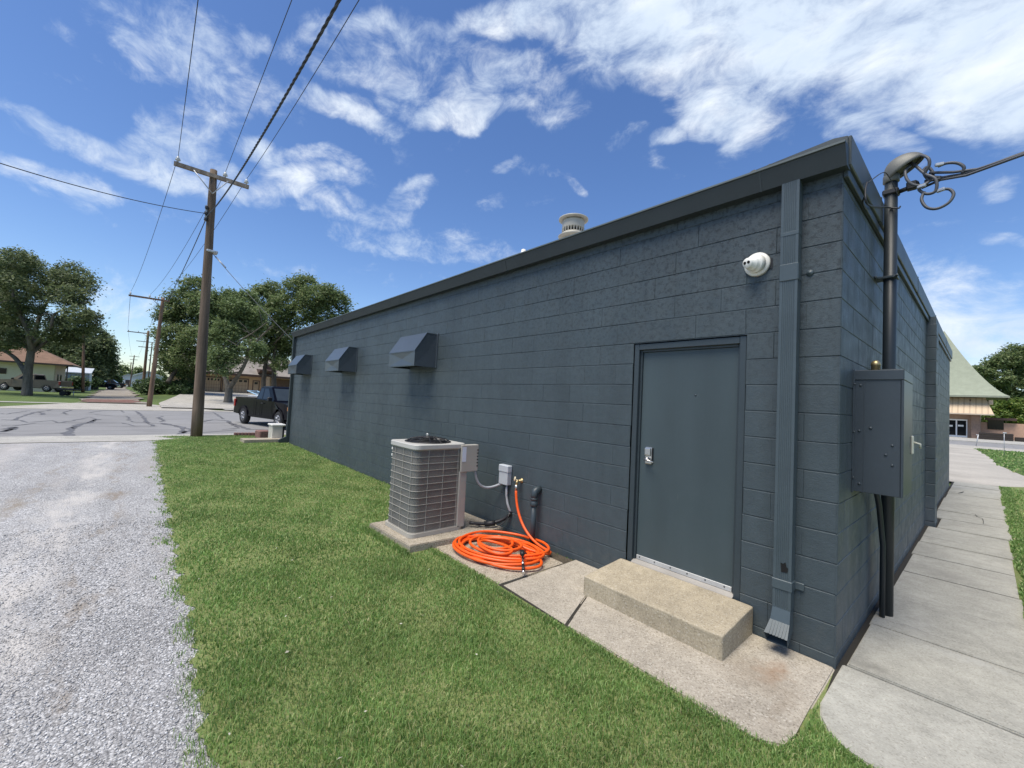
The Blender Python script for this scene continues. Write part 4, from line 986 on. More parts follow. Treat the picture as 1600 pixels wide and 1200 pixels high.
wh = mb.build('weatherhead', M_COWL, e); md = wh.modifiers.new('s', 'SOLIDIFY'); md.thickness = .008
mb = MB(); ring = [cc+tx*math.cos(a)*(.146 if math.cos(a) > 0 else .122)+Vector((0, 1, 0))*math.sin(a)*.078+nx*.02 for a in np.linspace(0, 2*math.pi, 25)[:-1]]
mb.add(ring, [tuple(range(24))]); mb.build('cable_plate', M_BLACK, wh)
mb = MB(); mb.tube([(.045, 0, 3.71), (.1, 0, 3.72), (.18, 0, 3.75)], .02, 8); mb.box((-.056, -.056, 3.69), (.056, .056, 3.74), .01); mb.box((.1, -.03, 3.70), (.17, .03, 3.77), .008); mb.build('drop_clevis', M_BLACK, e)
def onyM(x, y, Y): return ony(x, y, Y+.24)
# service drop: three conductors loop out of the head and splice to the drop cable
WEND = np.array([7.5, 4.6, 6.0])
hd = np.array([.36, 1.1, 3.80]); wr = atd(1600, 240, 0); dR = ray(1600, 240)
t0 = onyM(1505, 272, 1.02); t1 = onyM(1600, 240, .9); far = t1+(t1-t0)*6+np.array([0, 0, .25])
sp = onyM(1452, 272, 1.05)
mb = MB()
mb.tube([onyM(1445, 283, 1.08), onyM(1480, 276, 1.05), t0, t1, t1+(t1-t0)*2, far], .0115, 8)
mb.tube([onyM(1452, 270, 1.03)+0, onyM(1490, 269, 1.02), onyM(1530, 264, .99), t1+np.array([0, .012, .012]), t1+(t1-t0)*2, far], .0115, 8)
mb.tube([onyM(1440, 294, 1.08), onyM(1470, 281, 1.05), onyM(1510, 274, 1.0), t1+np.array([0, -.012, -.012]), t1+(t1-t0)*2, far], .0105, 8)
o = mb.build('service_cable', M_CABLEG, None, t0); tag(o, 'thick grey service cable stretching from the weatherhead out to the right', 'cable')
mb = MB()
def loop(px, Ys, r=.0115): mb.tube(smoothpath([onyM(a, b, Y) for (a, b), Y in zip(px, Ys)]), r, 8)
def smoothpath(P, n=6):
    P = [np.array(p, float) for p in P]; out = []
    for i in range(len(P)-1):
        p0, p1, p2, p3 = P[max(0, i-1)], P[i], P[i+1], P[min(len(P)-1, i+2)]
        for k in range(n):
            t = k/n; out.append(.5*((2*p1)+(p2-p0)*t+(2*p0-5*p1+4*p2-p3)*t*t+(3*p1-p0-3*p2+p3)*t**3))
    out.append(P[-1]); return out
loop([(1425, 250), (1438, 243), (1450, 247), (1452, 258), (1445, 272), (1456, 276), (1470, 277)], [1.1, 1.05, 1.0, 1.0, 1.02, 1.03, 1.04])
loop([(1424, 258), (1415, 266), (1417, 280), (1428, 289), (1446, 288), (1458, 273), (1450, 261), (1443, 268), (1452, 281), (1470, 279)], [1.1, 1.03, 1.0, 1.0, 1.02, 1.05, 1.06, 1.05, 1.04, 1.04])
loop([(1424, 254), (1434, 262), (1446, 272), (1462, 280), (1462, 298), (1448, 303), (1436, 296), (1444, 288), (1460, 280), (1482, 276)], [1.1, 1.06, 1.02, 1.0, 1.0, 1.01, 1.03, 1.04, 1.05, 1.05])
loop([(1444, 300), (1440, 312), (1448, 324), (1464, 326), (1482, 317), (1490, 304), (1484, 296), (1472, 296), (1464, 299)], [1.02, 1.0, .98, .98, .98, .99, 1.0, 1.0, 1.01])
loop([(1466, 260), (1480, 255), (1496, 255), (1506, 261), (1504, 270)], [1.02, 1.0, 1.0, 1.0, 1.01])
o = mb.build('cable_loop', M_CABLEG, None, sp); tag(o, 'tangle of looped grey cables hanging from the mouth of the weatherhead', 'cable')
for (a, b), r_, lb in (((1468, 257), .3, 'upper grey splice clamp on the looped cables beside the weatherhead'), ((1440, 291), -.3, 'grey splice clamp lying nearest the mast under the weatherhead'), ((1470, 297), -.4, 'lowest grey splice clamp on the big hanging cable loop')):
    p = onyM(a, b, 1.0); mb = MB(); mb.box((p[0]-.028, p[1]-.013, p[2]-.013), (p[0]+.028, p[1]+.013, p[2]+.013), .005, r_); o = mb.build('splice_connector', M_GALV, None, p); tag(o, lb, 'connector', 'splice clamps on the service cables')
mb = MB()
mb.tube(smoothpath([onx(1355, 285, .065), onx(1352, 300, .07), onx(1357, 320, .08), (.075, 1.2, 3.55), (.15, 1.27, 3.54), (.155, 1.37, 3.59)]), .007, 6)
mb.tube(smoothpath([onx(1356, 286, .068), (.08, 1.05, 3.80), (.11, 1.2, 3.78), (.15, 1.28, 3.66)]), .004, 6); mb.tube(smoothpath([onx(1353, 304, .07), onx(1348, 316, .04), onx(1352, 327, .03)]), .006, 6)
o = mb.build('ground_wire', M_CABLE, None, (.1, .9, 3.5)); tag(o, 'thin dark wire bracing the service mast to the roof edge', 'wire')

# roof vents
rv = empty('roof_vent', (-3.9, 1.6, 3.6)); tag(rv, 'cream round roof vent with slotted drum and flat cap above the gutter', 'roof vent')
sc_ = dep((-3.9, 1.6, 4.6))/CF*1.0
cx_, cz_ = ony(895, 370, 1.6)[0], ony(895, 352, 1.6)[2]; rv.location = (float(cx_), 1.6, 3.6); top = float(ony(895, 341, 1.6)[2])-3.6; rr = .245
mb = MB(); mb.lathe([(rr*.62, 0), (rr*.62, top-.34)], (0, 0, 0), (0, 0, 1), 28); mb.build('stack', M_OFFWHITE, rv)
mb = MB(); mb.lathe([(rr*.62, top-.36), (rr*.78, top-.36), (rr*.98, top-.335), (rr*1.0, top-.325), (rr*.8, top-.30), (rr*.73, top-.27)], (0, 0, 0), (0, 0, 1), 32)
mb.lathe([(rr*.74, top-.20), (rr*.75, top-.19), (rr*.75, top-.075), (rr*.74, top-.07)], (0, 0, 0), (0, 0, 1), 32); mb.lathe([(rr*.6, top-.3), (rr*.6, top-.05)], (0, 0, 0), (0, 0, 1), 24)
for k in range(48):
    a = 2*math.pi*k/48; mb.box((rr*.735*math.cos(a)-.006, rr*.735*math.sin(a)-.006, top-.28), (rr*.735*math.cos(a)+.006, rr*.735*math.sin(a)+.006, top-.19), 0, a) if (k % 2 == 0) else None
mb.build('drum', M_OFFWHITE, rv)
mb = MB(); mb.lathe([(rr*.72, top-.25), (rr*.72, top-.24), (rr*.70, top-.22)], (0, 0, 0), (0, 0, 1), 24); mb.build('dark_slot', M_HOLE, rv)
mb = MB(); mb.lathe([(rr*.9, top-.05), (rr*1.0, top-.045), (rr*1.0, top-.03), (rr*.6, top-.005), (.03, top), (.02, top-.001)], (0, 0, 0), (0, 0, 1), 32)
for k in range(4): mb.tube([(rr*.7*math.cos(k*1.57), rr*.7*math.sin(k*1.57), top-.09), (rr*.72*math.cos(k*1.57), rr*.72*math.sin(k*1.57), top-.04)], .01, 6)
mb.build('cap', M_OFFWHITE, rv)
p = ony(818, 394, 1.5); zz = float(p[2])-3.6
rc = empty('pipe_flue', (float(p[0]), 1.5, 3.6)); tag(rc, 'small white pointed flue cap just showing over the gutter edge', 'flue')
mb = MB(); mb.lathe([(.05, 0), (.05, zz-.05)], (0, 0, 0), (0, 0, 1), 14); mb.build('flue_pipe', M_WHITE, rc)
mb = MB(); mb.lathe([(.1, zz-.06), (.1, zz-.045), (.045, zz+.0), (.04, zz+.045), (.01, zz+.06)], (0, 0, 0), (0, 0, 1), 18); mb.build('flue_cap', M_WHITE, rc)

# ------------------------------------------------------------------ utility poles and wires
M_PORC = simple('porcelain', (.5, .52, .52), .25, var=.1)
def insulator(mb, p):
    mb.lathe([(.02, 0), (.025, .06), (.07, .075), (.075, .095), (.04, .11), (.06, .125), (.06, .14), (.035, .16), (.03, .2)], p, (0, 0, 1), 12)
def pole(base, topz, r0, r1, label, arm=None, arm2=None, group='wooden utility poles along the alley', lean=(0, 0), mat=None, pins=(), braces=True, eq=None):
    bx, by, bz = [float(v) for v in base]; e = empty('utility_pole', (bx, by, bz)); tag(e, label, 'utility pole', group)
    h = topz-bz; mb = MB(); tp = lambda t: (lean[0]*t, lean[1]*t, -.1+(h+.1)*t)
    mb.tube([tp(t) for t in np.linspace(0, 1, 10)], [r0+(r1-r0)*t+.004*math.sin(t*23) for t in np.linspace(0, 1, 10)], 14); mb.build('pole', mat or M_POLE, e)
    for k, a in enumerate([q for q in (arm, arm2) if q]):
        A, B = np.array(a[0])-[bx, by, bz], np.array(a[1])-[bx, by, bz]; d = B-A; L_ = np.linalg.norm(d); m = MB()
        bm = bmesh.new(); bmesh.ops.create_cube(bm, size=1); 
        q = Vector(d).to_track_quat('X', 'Z').to_matrix().to_4x4()
        bm.transform(Matrix.Translation(Vector((A+B)/2)) @ q @ Matrix.Diagonal((L_, .10, .12, 1))); bm.verts.index_update()
        m.add([v.co for v in bm.verts], [[v.index for v in f.verts] for f in bm.faces]); bm.free()
        ca = m.build('crossarm', M_POLEG if mat is None else mat, e)
        for t in pins:
            m = MB(); insulator(m, A+d*t+np.array([0, 0, .06])); m.build('insulator', M_PORC, ca)
        if braces:
            pz = (A+B)[2]/2-.75; t_c = min(1, max(0, float(-np.dot(A[:2]-np.array(lean), d[:2])/np.dot(d[:2], d[:2])))); P0 = np.array([lean[0]*.93, lean[1]*.93, (A+d*t_c)[2]-.62])
            for s in (-.26, .2):
                tt = t_c+s
                if .02 < tt < .98:
                    m = MB(); m.tube([P0+np.array([.14, 0, 0]), A+d*tt+np.array([.06, 0, -.04])], .018, 5); m.build('brace', M_GALV if mat is None else mat, ca)
    if eq: eq(e)
    return e
P1B = onz(307, 681.5, 0); XP1 = P1B[0]
def rack(e):
    m = MB(); o = np.array([P1B[0], P1B[1], 0])
    p = onx(322.5, 325, XP1+.12)-o
    m.box((p[0]-.03, p[1]-.03, p[2]-.45), (p[0]+.02, p[1]+.03, p[2]+.1), .004)
    rk = m.build('bracket', M_GALV, e)
    for k in range(3):
        m = MB(); m.lathe([(.03, -.05), (.055, -.03), (.035, 0), (.055, .03), (.03, .05)], (p[0]+.06, p[1], p[2]-.4+.2*k), (0, 0, 1), 12); m.build('spool', M_CABLE, rk)
    m = MB(); q = onx(331, 394, XP1+.05)-o; m.box((q[0]-.16, q[1]-.16, q[2]-.04), (q[0]+.16, q[1]+.16, q[2]+.04), .02); m.build('pole_band', M_GALV, e)
tA, tB = onx(271, 262, XP1+.2), onx(389, 289, XP1+.2); tA[2] = tB[2] = (tA[2]+tB[2])/2+.03
T1 = onx(334, 266, XP1+.1)
pole(P1B, T1[2], .165, .105, 'tall weathered wooden utility pole standing at the lawn corner by the street', (tA, tB), None, lean=(.1, T1[1]-P1B[1]), pins=(.045, .66, .96), eq=rack)
pole1_obj = None
b2 = onz(233, 634.5, 0); a1, a2 = onx(201, 460, b2[0]+.2), onx(265, 472, b2[0]+.2); a1[2] = a2[2] = (a1[2]+a2[2])/2; t2 = onx(255, 465, b2[0])
pole(b2, t2[2], .16, .10, 'leaning brown utility pole beside the concrete driveway across the street', (a1, a2), None, lean=(0, t2[1]-b2[1]), mat=M_POLE2, pins=(.04, .5, .72))
def far_pole(px, base_y, top_y, D, label, w=.13, arms=(), mat=None, pins=()):
    B = atd(px[0], base_y, D); B[2] = H(B[0], B[1]); T = atd(px[1], top_y, D)
    ar = []
    for (xa, ya, xb, yb) in arms:
        A_, B_ = atd(xa, ya, D), atd(xb, yb, D); A_ = onx(xa, ya, B[0]+.15); B_ = onx(xb, yb, B[0]+.15); A_[2] = B_[2] = (A_[2]+B_[2])/2; ar.append((A_, B_))
    return pole(B, T[2], w, w*.7, label, ar[0] if ar else None, ar[1] if len(ar) > 1 else None, lean=(T[0]-B[0], T[1]-B[1]), mat=mat or M_POLE2, pins=pins, braces=bool(ar) and D < 70)
far_pole((224.5, 232), 592, 517, 62, 'thick distant utility pole with short crossarm left of the leaning pole', .2, [(199, 517, 233, 522)], pins=(.05, .5))
far_pole((231.5, 238), 590, 535, 88, 'thin dark distant pole just right of the thick distant pole', .13, [(213, 532, 243, 536), (216, 541, 240, 544)], M_POLE)
far_pole((203, 210), 600, 555, 120, 'farthest small pole with two crossarms at the end of the alley', .17, [(202, 556, 218, 558), (203, 561, 215, 563)], M_POLE)
far_pole((201, 205), 598, 566, 165, 'tiny pale pole beyond the end of the alley', .2, [(199, 567, 210, 568)], M_POLE2)
far_pole((130, 131), 607, 520, 60, 'bare brown pole in the grass behind the taupe pickup', .19, [])
far_pole((170, 176), 603, 537, 82, 'bare brown pole beside the dark parked vehicles', .19, [])
def wire(pts, r, label, mat=None, sag=0.0, n=24, group='overhead wires on the utility poles', name='power_line'):
    P = []
    for i in range(len(pts)-1):
        a, b = np.array(pts[i], float), np.array(pts[i+1], float)
        for k in range(n): t = k/n; q = a+(b-a)*t; q[2] -= 4*sag*t*(1-t); P.append(q)
    P.append(np.array(pts[-1], float)); m = MB(); m.tube(P, r, 6)
    o = m.build(name, mat or M_CABLE, None, P[0]); tag(o, label, 'power line', group); return o
arm_d = tB-tA
i1 = [tA+arm_d*t+np.array([0, 0, .27]) for t in (.045, .66, .96)]
i2 = [a1+(a2-a1)*t+np.array([0, 0, .27]) for t in (.04, .5, .72)]
for k, (px, lb) in enumerate((((291, 0), 'thin overhead wire from the left end of the near crossarm running up overhead'), ((446, 0), 'thin overhead wire from the middle insulator of the near crossarm running overhead'), ((561, 0), 'thin overhead wire from the right end of the near crossarm running overhead'))):
    s = i1[k]; q = ony(px[0], px[1], s[1]+.0)            # same vertical plane along the line
    # parabola through s and q reaching a pole behind the viewer
    if k == 0:
        wire([s, np.array([s[0]+38, s[1]-.32, s[2]+.1])], .0075, lb, sag=1.0, n=40); wire([s, i2[0]], .008, 'thin wire from the left end of the near crossarm to the pole across the street', sag=.55); continue
    span = 38.0; tq = (q[0]-s[0])/span; z_end = s[2]+.1
    sg = (s[2]+(z_end-s[2])*tq-q[2])/(4*tq*(1-tq))
    wire([s, np.array([s[0]+span, s[1], z_end])], .0075, lb, sag=max(.1, sg), n=40)
    lbl = ('thin wire from the left end of the near crossarm to the pole across the street', 'thin wire from the middle insulator to the pole across the street', 'thin wire from the right end of the near crossarm to the pole across the street')[k]
    wire([s, i2[k]], .008, lbl, sag=.55)
bs = onx(324, 337, XP1+.18); q = ony(530, 0, bs[1]); tq = (q[0]-bs[0])/38
sg = (bs[2]-q[2])/(4*tq*(1-tq))
# twisted service bundle: three strands wound round each other
P0, P1_ = bs, bs+np.array([38, 0, 0]); m = MB()
for s_ in range(3):
    pts = []
    for k in range(900):
        t = k/899; c = P0+(P1_-P0)*t; c[2] -= 4*sg*t*(1-t); a = t*38/.45*2*math.pi+s_*2.094; pts.append(c+np.array([0, math.cos(a), math.sin(a)])*.0095)
    m.tube(pts, .009, 5)
o = m.build('power_line', M_CABLE, None, P0); tag(o, 'thick twisted overhead cable from the near pole passing above the viewer', 'power line', 'overhead wires on the utility poles')
wire([bs, atd(238, 505, 31.5)], .014, 'dark twisted cable descending from the near pole to the leaning pole', sag=.5)
q = atd(0, 255, 9.0); e_ = q+(q-bs)*1.2
wire([bs+np.array([.05, -.02, .05]), q, e_], .011, 'dark service wire running left from the near pole out of view', sag=.12)
g0 = onx(333, 397, XP1+.05); g1 = np.array([-14.22, -.02, 3.25])
wire([g0, g1], .009, 'thin service wire from the near pole down to the far corner of the building', mat=M_CABLEG, sag=.06)
m = MB(); m.tube([g0+(g1-g0)*.03, g0+(g1-g0)*.16], .022, 6); o = m.build('wire_grip', M_GALV, None, g0); tag(o, 'grey spiral wire grip near the pole on the descending service wire', 'wire grip')
far1 = atd(206, 556, 118)
wire([i2[0], atd(200, 514, 62), far1], .012, 'thin wire along the far alley from the leaning pole to the distant poles', sag=.4)
wire([i2[2], atd(231, 518, 62), atd(216, 556, 118)], .012, 'second thin wire along the far alley between the distant poles', sag=.4)

# ------------------------------------------------------------------ trees
LEAF1 = foliage('leaf_dark', (0.079, 0.108, 0.049), (0.139, 0.182, 0.082), (0.278, 0.318, 0.164), .42)
LEAF2 = foliage('leaf_mid', (0.089, 0.132, 0.049), (0.160, 0.224, 0.086), (0.320, 0.358, 0.174), .42)
LEAF3 = foliage('leaf_olive', (0.098, 0.144, 0.058), (0.167, 0.228, 0.094), (0.288, 0.365, 0.164), .42)
LEAFB = foliage('leaf_bright', (0.062, 0.112, 0.020), (0.125, 0.200, 0.037), (0.275, 0.325, 0.075), .35)
LEAFS = foliage('leaf_shrub', (0.036, 0.063, 0.026), (0.067, 0.116, 0.045), (0.135, 0.194, 0.071), .3)
def leaves(blobs, total, size, clump=.55, per=34, seed=1, shell=.5):
    """blobs: (centre, radii). Leaves gather in small clumps spread mostly through the outer part of each blob"""
    g = np.random.default_rng(seed); vol = np.array([np.prod(b[1])**(2/3) for b in blobs]); cnt = np.maximum(3, (vol/vol.sum()*total/per).astype(int))
    C_ = []; 
    for (c, r), k in zip(blobs, cnt):
        d = g.normal(size=(k, 3)); d /= np.linalg.norm(d, axis=1)[:, None]; rad = g.random(k)**(1/3)*(1-shell)+shell*(.75+.4*g.random(k))
        C_.append(np.array(c)+d*rad[:, None]*np.array(r))
    C_ = np.concatenate(C_); n = len(C_)*per
    cs = clump*(.5+.9*g.random(len(C_)))
    P = np.repeat(C_, per, 0)+g.normal(0, .5, (n, 3))*np.repeat(cs, per)[:, None]*np.array([1, 1, .8])
    nrm = g.normal(size=(n, 3)); nrm[:, 2] = np.abs(nrm[:, 2])+.5; nrm /= np.linalg.norm(nrm, axis=1)[:, None]
    t = np.cross(nrm, g.normal(size=(n, 3))); t /= np.linalg.norm(t, axis=1)[:, None]; b = np.cross(nrm, t)
    s = size*(.6+.8*g.random(n))[:, None]
    V = np.stack([P-t*s, P+b*s*.45+nrm*s*.12, P+t*s, P-b*s*.45+nrm*s*.12], 1).reshape(-1, 3)
    F = np.arange(n*4).reshape(-1, 4)
    return V, F
def tree(name, label, base, trunk, limbs, blobs, total, size, leafmat, barkmat, clump=.55, seed=1, group=None, cat='tree', shell=.5):
    base = np.array(base, float); e = empty(name, base); tag(e, label, cat, group)
    m = MB()
    for pts, r in trunk: m.tube([np.array(p)-base for p in smooth3(pts)], list(np.interp(np.linspace(0, 1, (len(pts)-1)*5+1), np.linspace(0, 1, len(r)), r)), 10)
    m.build('trunk', barkmat, e)
    m = MB(); g = np.random.default_rng(seed+50)
    for pts, r0, r1 in limbs:
        q = smooth3(pts); m.tube([np.array(p)-base for p in q], list(np.linspace(r0, r1, len(q))), 7)
        for k in range(3):       # twigs
            s_ = np.array(q[int(len(q)*(.45+.18*k))]); d = g.normal(size=3)*np.array([1, 1, .6])+np.array([0, 0, .5]); d = d/np.linalg.norm(d)*g.uniform(1, 2.2)
            m.tube([s_-base, s_+d*.5+g.normal(0, .1, 3)-base, s_+d-base], [r1*.9, r1*.6, r1*.25], 5)
    if limbs: m.build('limb', barkmat, e)
    V, F = leaves([(np.array(c)-base, r) for c, r in blobs], total, size, clump, seed=seed, shell=shell)
    o = np_mesh('crown', V, F, leafmat, e)
    return e
def smooth3(P, n=5):
    P = [np.array(p, float) for p in P]; out = []
    for i in range(len(P)-1):
        p0, p1, p2, p3 = P[max(0, i-1)], P[i], P[i+1], P[min(len(P)-1, i+2)]
        for k in range(n):
            t = k/n; out.append(.5*((2*p1)+(p2-p0)*t+(2*p0-5*p1+4*p2-p3)*t*t+(3*p1-p0-3*p2+p3)*t**3))
    out.append(P[-1]); return out
def blobs_at(L_, D, seed=0):
    """(px, py, radius px, depth offset m) -> centre and radii; crowns are as deep as they are wide"""
    out = []
    for px, py, rp, dz in L_:
        d = D+dz; R = rp*d/CF; out.append((atd(px, py, d), (R*.95, R*.95, R*.82)))
    return out
def A(D, *pts): return [atd(x, y, D+dz) for x, y, dz in pts]

# big tree on the left
D = dep((-60.4, -12.04, 0)); TB = atd(42, 617, D); TB[2] = -.1
tree('shade_tree', 'large dark shade tree with forked trunk in front of the cream house', TB,
     [([TB, *A(D, (43, 600, 0), (44, 580, 0), (47, 560, 0), (49, 545, 0))], [.41, .34, .31, .29, .26])],
     [(A(D, (42, 586, 0), (26, 562, .5), (6, 548, 1), (-25, 535, 2)), .22, .09), (A(D, (49, 548, 0), (42, 515, -1), (22, 470, -2), (18, 425, -2)), .24, .06), (A(D, (49, 546, 0), (60, 500, 1), (75, 470, 2), (98, 440, 2)), .22, .06),
      (A(D, (50, 540, 0), (78, 512, -1), (86, 490, -1), (122, 478, -1)), .17, .05), (A(D, (46, 556, 0), (70, 535, 1), (100, 522, 2), (130, 512, 2)), .17, .06), (A(D, (47, 548, 0), (20, 510, 2), (-12, 480, 3)), .19, .07)],
     blobs_at([(24, 408, 24, -2), (42, 418, 22, 1), (8, 425, 26, 0), (-15, 440, 34, 1), (112, 432, 24, 2), (92, 440, 22, 0), (128, 443, 19, 1), (72, 452, 20, 1), (100, 462, 20, -1), (124, 466, 16, 0), (30, 452, 22, 2), (5, 475, 26, -2), (45, 478, 20, -1), (-25, 490, 36, 0),
               (20, 505, 24, 1), (118, 492, 17, -2), (132, 506, 20, 0), (108, 508, 18, 1), (88, 500, 12, 2), (142, 494, 12, 0), (68, 515, 15, -1), (95, 525, 17, 1), (122, 524, 16, 2), (35, 528, 20, 2), (5, 530, 22, -1), (-30, 535, 26, 1), (62, 538, 12, 2), (15, 440, 16, -3)], D), 56000, .125, LEAF1, M_BARK, .55, 3, shell=.35)
# second row behind on the left
D = 78
B_ = atd(150, 604, D); B_[2] = H(B_[0], B_[1])
tree('evergreen_tree', 'dark broad tree behind the tin shed left of the alley', B_, [([B_, *A(D, (150, 580, 0), (150, 545, 0))], [.4, .3, .15])], [],
     blobs_at([(148, 528, 18, 0), (162, 540, 16, 0), (135, 545, 22, -2), (150, 560, 22, 0), (168, 562, 13, 1), (160, 578, 15, 2), (142, 583, 18, -2), (174, 575, 9, 2), (172, 548, 8, 0)], D), 20000, .23, LEAF1, M_BARKD, .8, 4)
D = 74; B_ = atd(108, 604, D); B_[2] = H(B_[0], B_[1])
tree('evergreen_tree', 'dark dense tree behind the cream house roof', B_, [([B_, *A(D, (108, 580, 0), (106, 540, 0))], [.4, .3, .15])], [],
     blobs_at([(98, 545, 22, 0), (118, 552, 20, 1), (80, 552, 18, 2), (110, 572, 18, -1), (128, 575, 15, 1), (92, 568, 20, 2), (60, 545, 18, 3)], D), 18000, .23, LEAF1, M_BARKD, .8, 5)
# trees closing the alley
for k, (px, py, rp, D, lf, lb) in enumerate([(190, 585, 14, 140, LEAF2, 'small rounded tree left of the far end of the alley'), (216, 584, 10, 190, LEAF2, 'hazy distant tree at the very end of the alley'), (172, 592, 10, 105, LEAFS, 'low dark bush behind the dark parked vehicles'), (250, 590, 10, 180, LEAF2, 'distant tree showing behind the white barn roof')]):
    B_ = atd(px, py+rp, D); B_[2] = H(B_[0], B_[1])
    tree('distant_tree', lb, B_, [([B_, atd(px, py, D)], [.25, .1])], [], blobs_at([(px, py, rp, 0), (px+rp*.8, py+rp*.3, rp*.7, 1), (px-rp*.7, py+rp*.35, rp*.7, -1), (px+rp*.1, py-rp*.5, rp*.6, 0)], D), 2600, .42, lf, M_BARKD, .9, 20+k)
# right hand group across the street
D = 53; B_ = atd(300, 612, D); B_[2] = H(B_[0], B_[1])
tree('shade_tree', 'dense dark green tree behind the near utility pole', B_,
     [([B_, *A(D, (300, 590, 0), (303, 565, 0))], [.5, .4, .3]), (A(D, (262, 598, -2), (272, 583, -1), (283, 570, 0)), [.28, .2, .14])], [(A(D, (302, 570, 0), (285, 540, 0), (275, 510, 0)), .25, .08), (A(D, (302, 565, 0), (312, 525, 1), (305, 480, 1)), .25, .08)],
     blobs_at([(305, 452, 22, 0), (285, 470, 22, 1), (318, 474, 24, -1), (268, 490, 20, 0), (295, 500, 26, 2), (332, 495, 22, 0), (258, 495, 12, 0), (275, 525, 24, -1), (310, 530, 26, -2), (335, 525, 20, 1), (264, 548, 18, 1), (290, 558, 22, -2), (262, 566, 14, -1), (318, 562, 20, 0), (275, 578, 13, 1), (300, 582, 15, 0), (248, 520, 9, 0)], D), 42000, .155, LEAF2, M_BARKD, .65, 6, shell=.4)
D = dep((-49.2, 2.74, 0)); TB = atd(356, 632, D); TB[2] = H(TB[0], TB[1])-.1
tree('shade_tree', 'grey trunked tree forking low beside the driveway across the street', TB,
     [([TB, *A(D, (357, 620, 0), (358, 605, 0))], [.44, .34, .3])],
     [(A(D, (357, 608, 0), (350, 585, .5), (342, 570, 1), (322, 548, 2)), .24, .1), (A(D, (359, 606, 0), (370, 590, -.5), (384, 565, -1), (392, 530, -1)), .24, .09), (A(D, (383, 568, -1), (400, 535, -1), (425, 510, -2)), .14, .06), (A(D, (345, 576, 1), (352, 540, 0), (362, 500, 0)), .16, .06),
      (A(D, (370, 535, -1), (395, 520, -2), (418, 503, -3)), .09, .03)],
     blobs_at([(345, 490, 24, 1), (368, 480, 20, 0), (350, 520, 22, -1), (375, 510, 22, 1), (340, 555, 16, -2), (362, 545, 17, 2), (330, 520, 18, 1), (348, 575, 13, -2), (395, 545, 16, -1), (365, 562, 11, -1), (325, 565, 12, 1), (390, 490, 20, 2), (332, 470, 16, 0), (385, 470, 18, 2), (392, 515, 18, 3), (402, 492, 14, 1), (360, 462, 14, 1)], D), 38000, .125, LEAF3, M_BARK, .5, 7, shell=.35)
D = 50; B_ = atd(412, 618, D); B_[2] = H(B_[0], B_[1])
B2 = atd(428, 618, D); B2[2] = B_[2]
tree('shade_tree', 'broad twin trunked tree rising behind the far end of the block building', B_,
     [([B_, *A(D, (412, 590, 0), (417, 560, 0), (425, 530, 0))], [.3, .24, .2, .15]), ([B2, *A(D, (428, 590, 0), (428, 560, 0), (432, 530, 0))], [.3, .26, .22, .16])],
     [(A(D, (425, 535, 0), (415, 500, 0), (405, 470, 0)), .15, .05), (A(D, (432, 535, 0), (455, 495, 1), (470, 455, 1)), .18, .05), (A(D, (435, 520, 0), (490, 490, 2), (515, 465, 2)), .14, .05), (A(D, (420, 545, 0), (440, 525, -3), (452, 510, -4)), .08, .03)],
     blobs_at([(412, 468, 24, 0), (395, 485, 18, -1), (428, 458, 20, 1), (440, 480, 22, -1), (462, 452, 20, 1), (478, 445, 18, 2), (490, 465, 22, 0), (512, 462, 20, 1), (530, 470, 16, 2), (538, 488, 9, 2), (470, 490, 24, 0), (505, 495, 22, 1), (420, 505, 24, -1), (445, 520, 24, 0), (408, 535, 20, -1), (432, 548, 20, 1), (455, 545, 20, 2), (398, 512, 14, 0), (440, 570, 12, -1), (405, 560, 12, 0)], D), 46000, .15, LEAF2, M_BARKD, .62, 8, shell=.4)
# shrubs by the driveway
D = 52
for k, (L_, lb) in enumerate((([(222, 603, 11, 0), (236, 601, 12, 1), (250, 604, 12, 0), (232, 609, 10, -1), (262, 602, 10, 1)], 'low spreading dark shrub left of the driveway, beside the leaning pole'), ([(266, 606, 13, 0), (285, 604, 14, 1), (298, 606, 12, 0), (276, 611, 10, -1), (290, 611, 10, -1)], 'dense rounded dark shrub in front of the tan house by the near pole'))):
    B_ = atd(L_[1][0], L_[1][1]+12, D); B_[2] = H(B_[0], B_[1])-.1
    tree('shrub', lb, B_, [([B_, atd(L_[1][0], L_[1][1], D)], [.08, .04])], [], blobs_at(L_, D), 6500, .15, LEAFS, M_BARKD, .4, 40+k, 'shrubs beside the driveway', 'shrub')
for k, (L_, D, lb) in enumerate((([(118, 597, 9, 0), (108, 600, 8, 0), (128, 600, 8, 1)], 66, 'dark hedge in front of the tin shed'), ([(145, 598, 8, 0), (135, 600, 7, 0)], 74, 'small dark bush right of the tin shed'))):
    B_ = atd(L_[0][0], 606, D); B_[2] = H(B_[0], B_[1])-.1
    tree('shrub', lb, B_, [([B_, atd(L_[0][0], L_[0][1], D)], [.08, .04])], [], blobs_at(L_, D), 2600, .2, LEAFS, M_BARKD, .5, 45+k, 'bushes along the far left side', 'shrub')

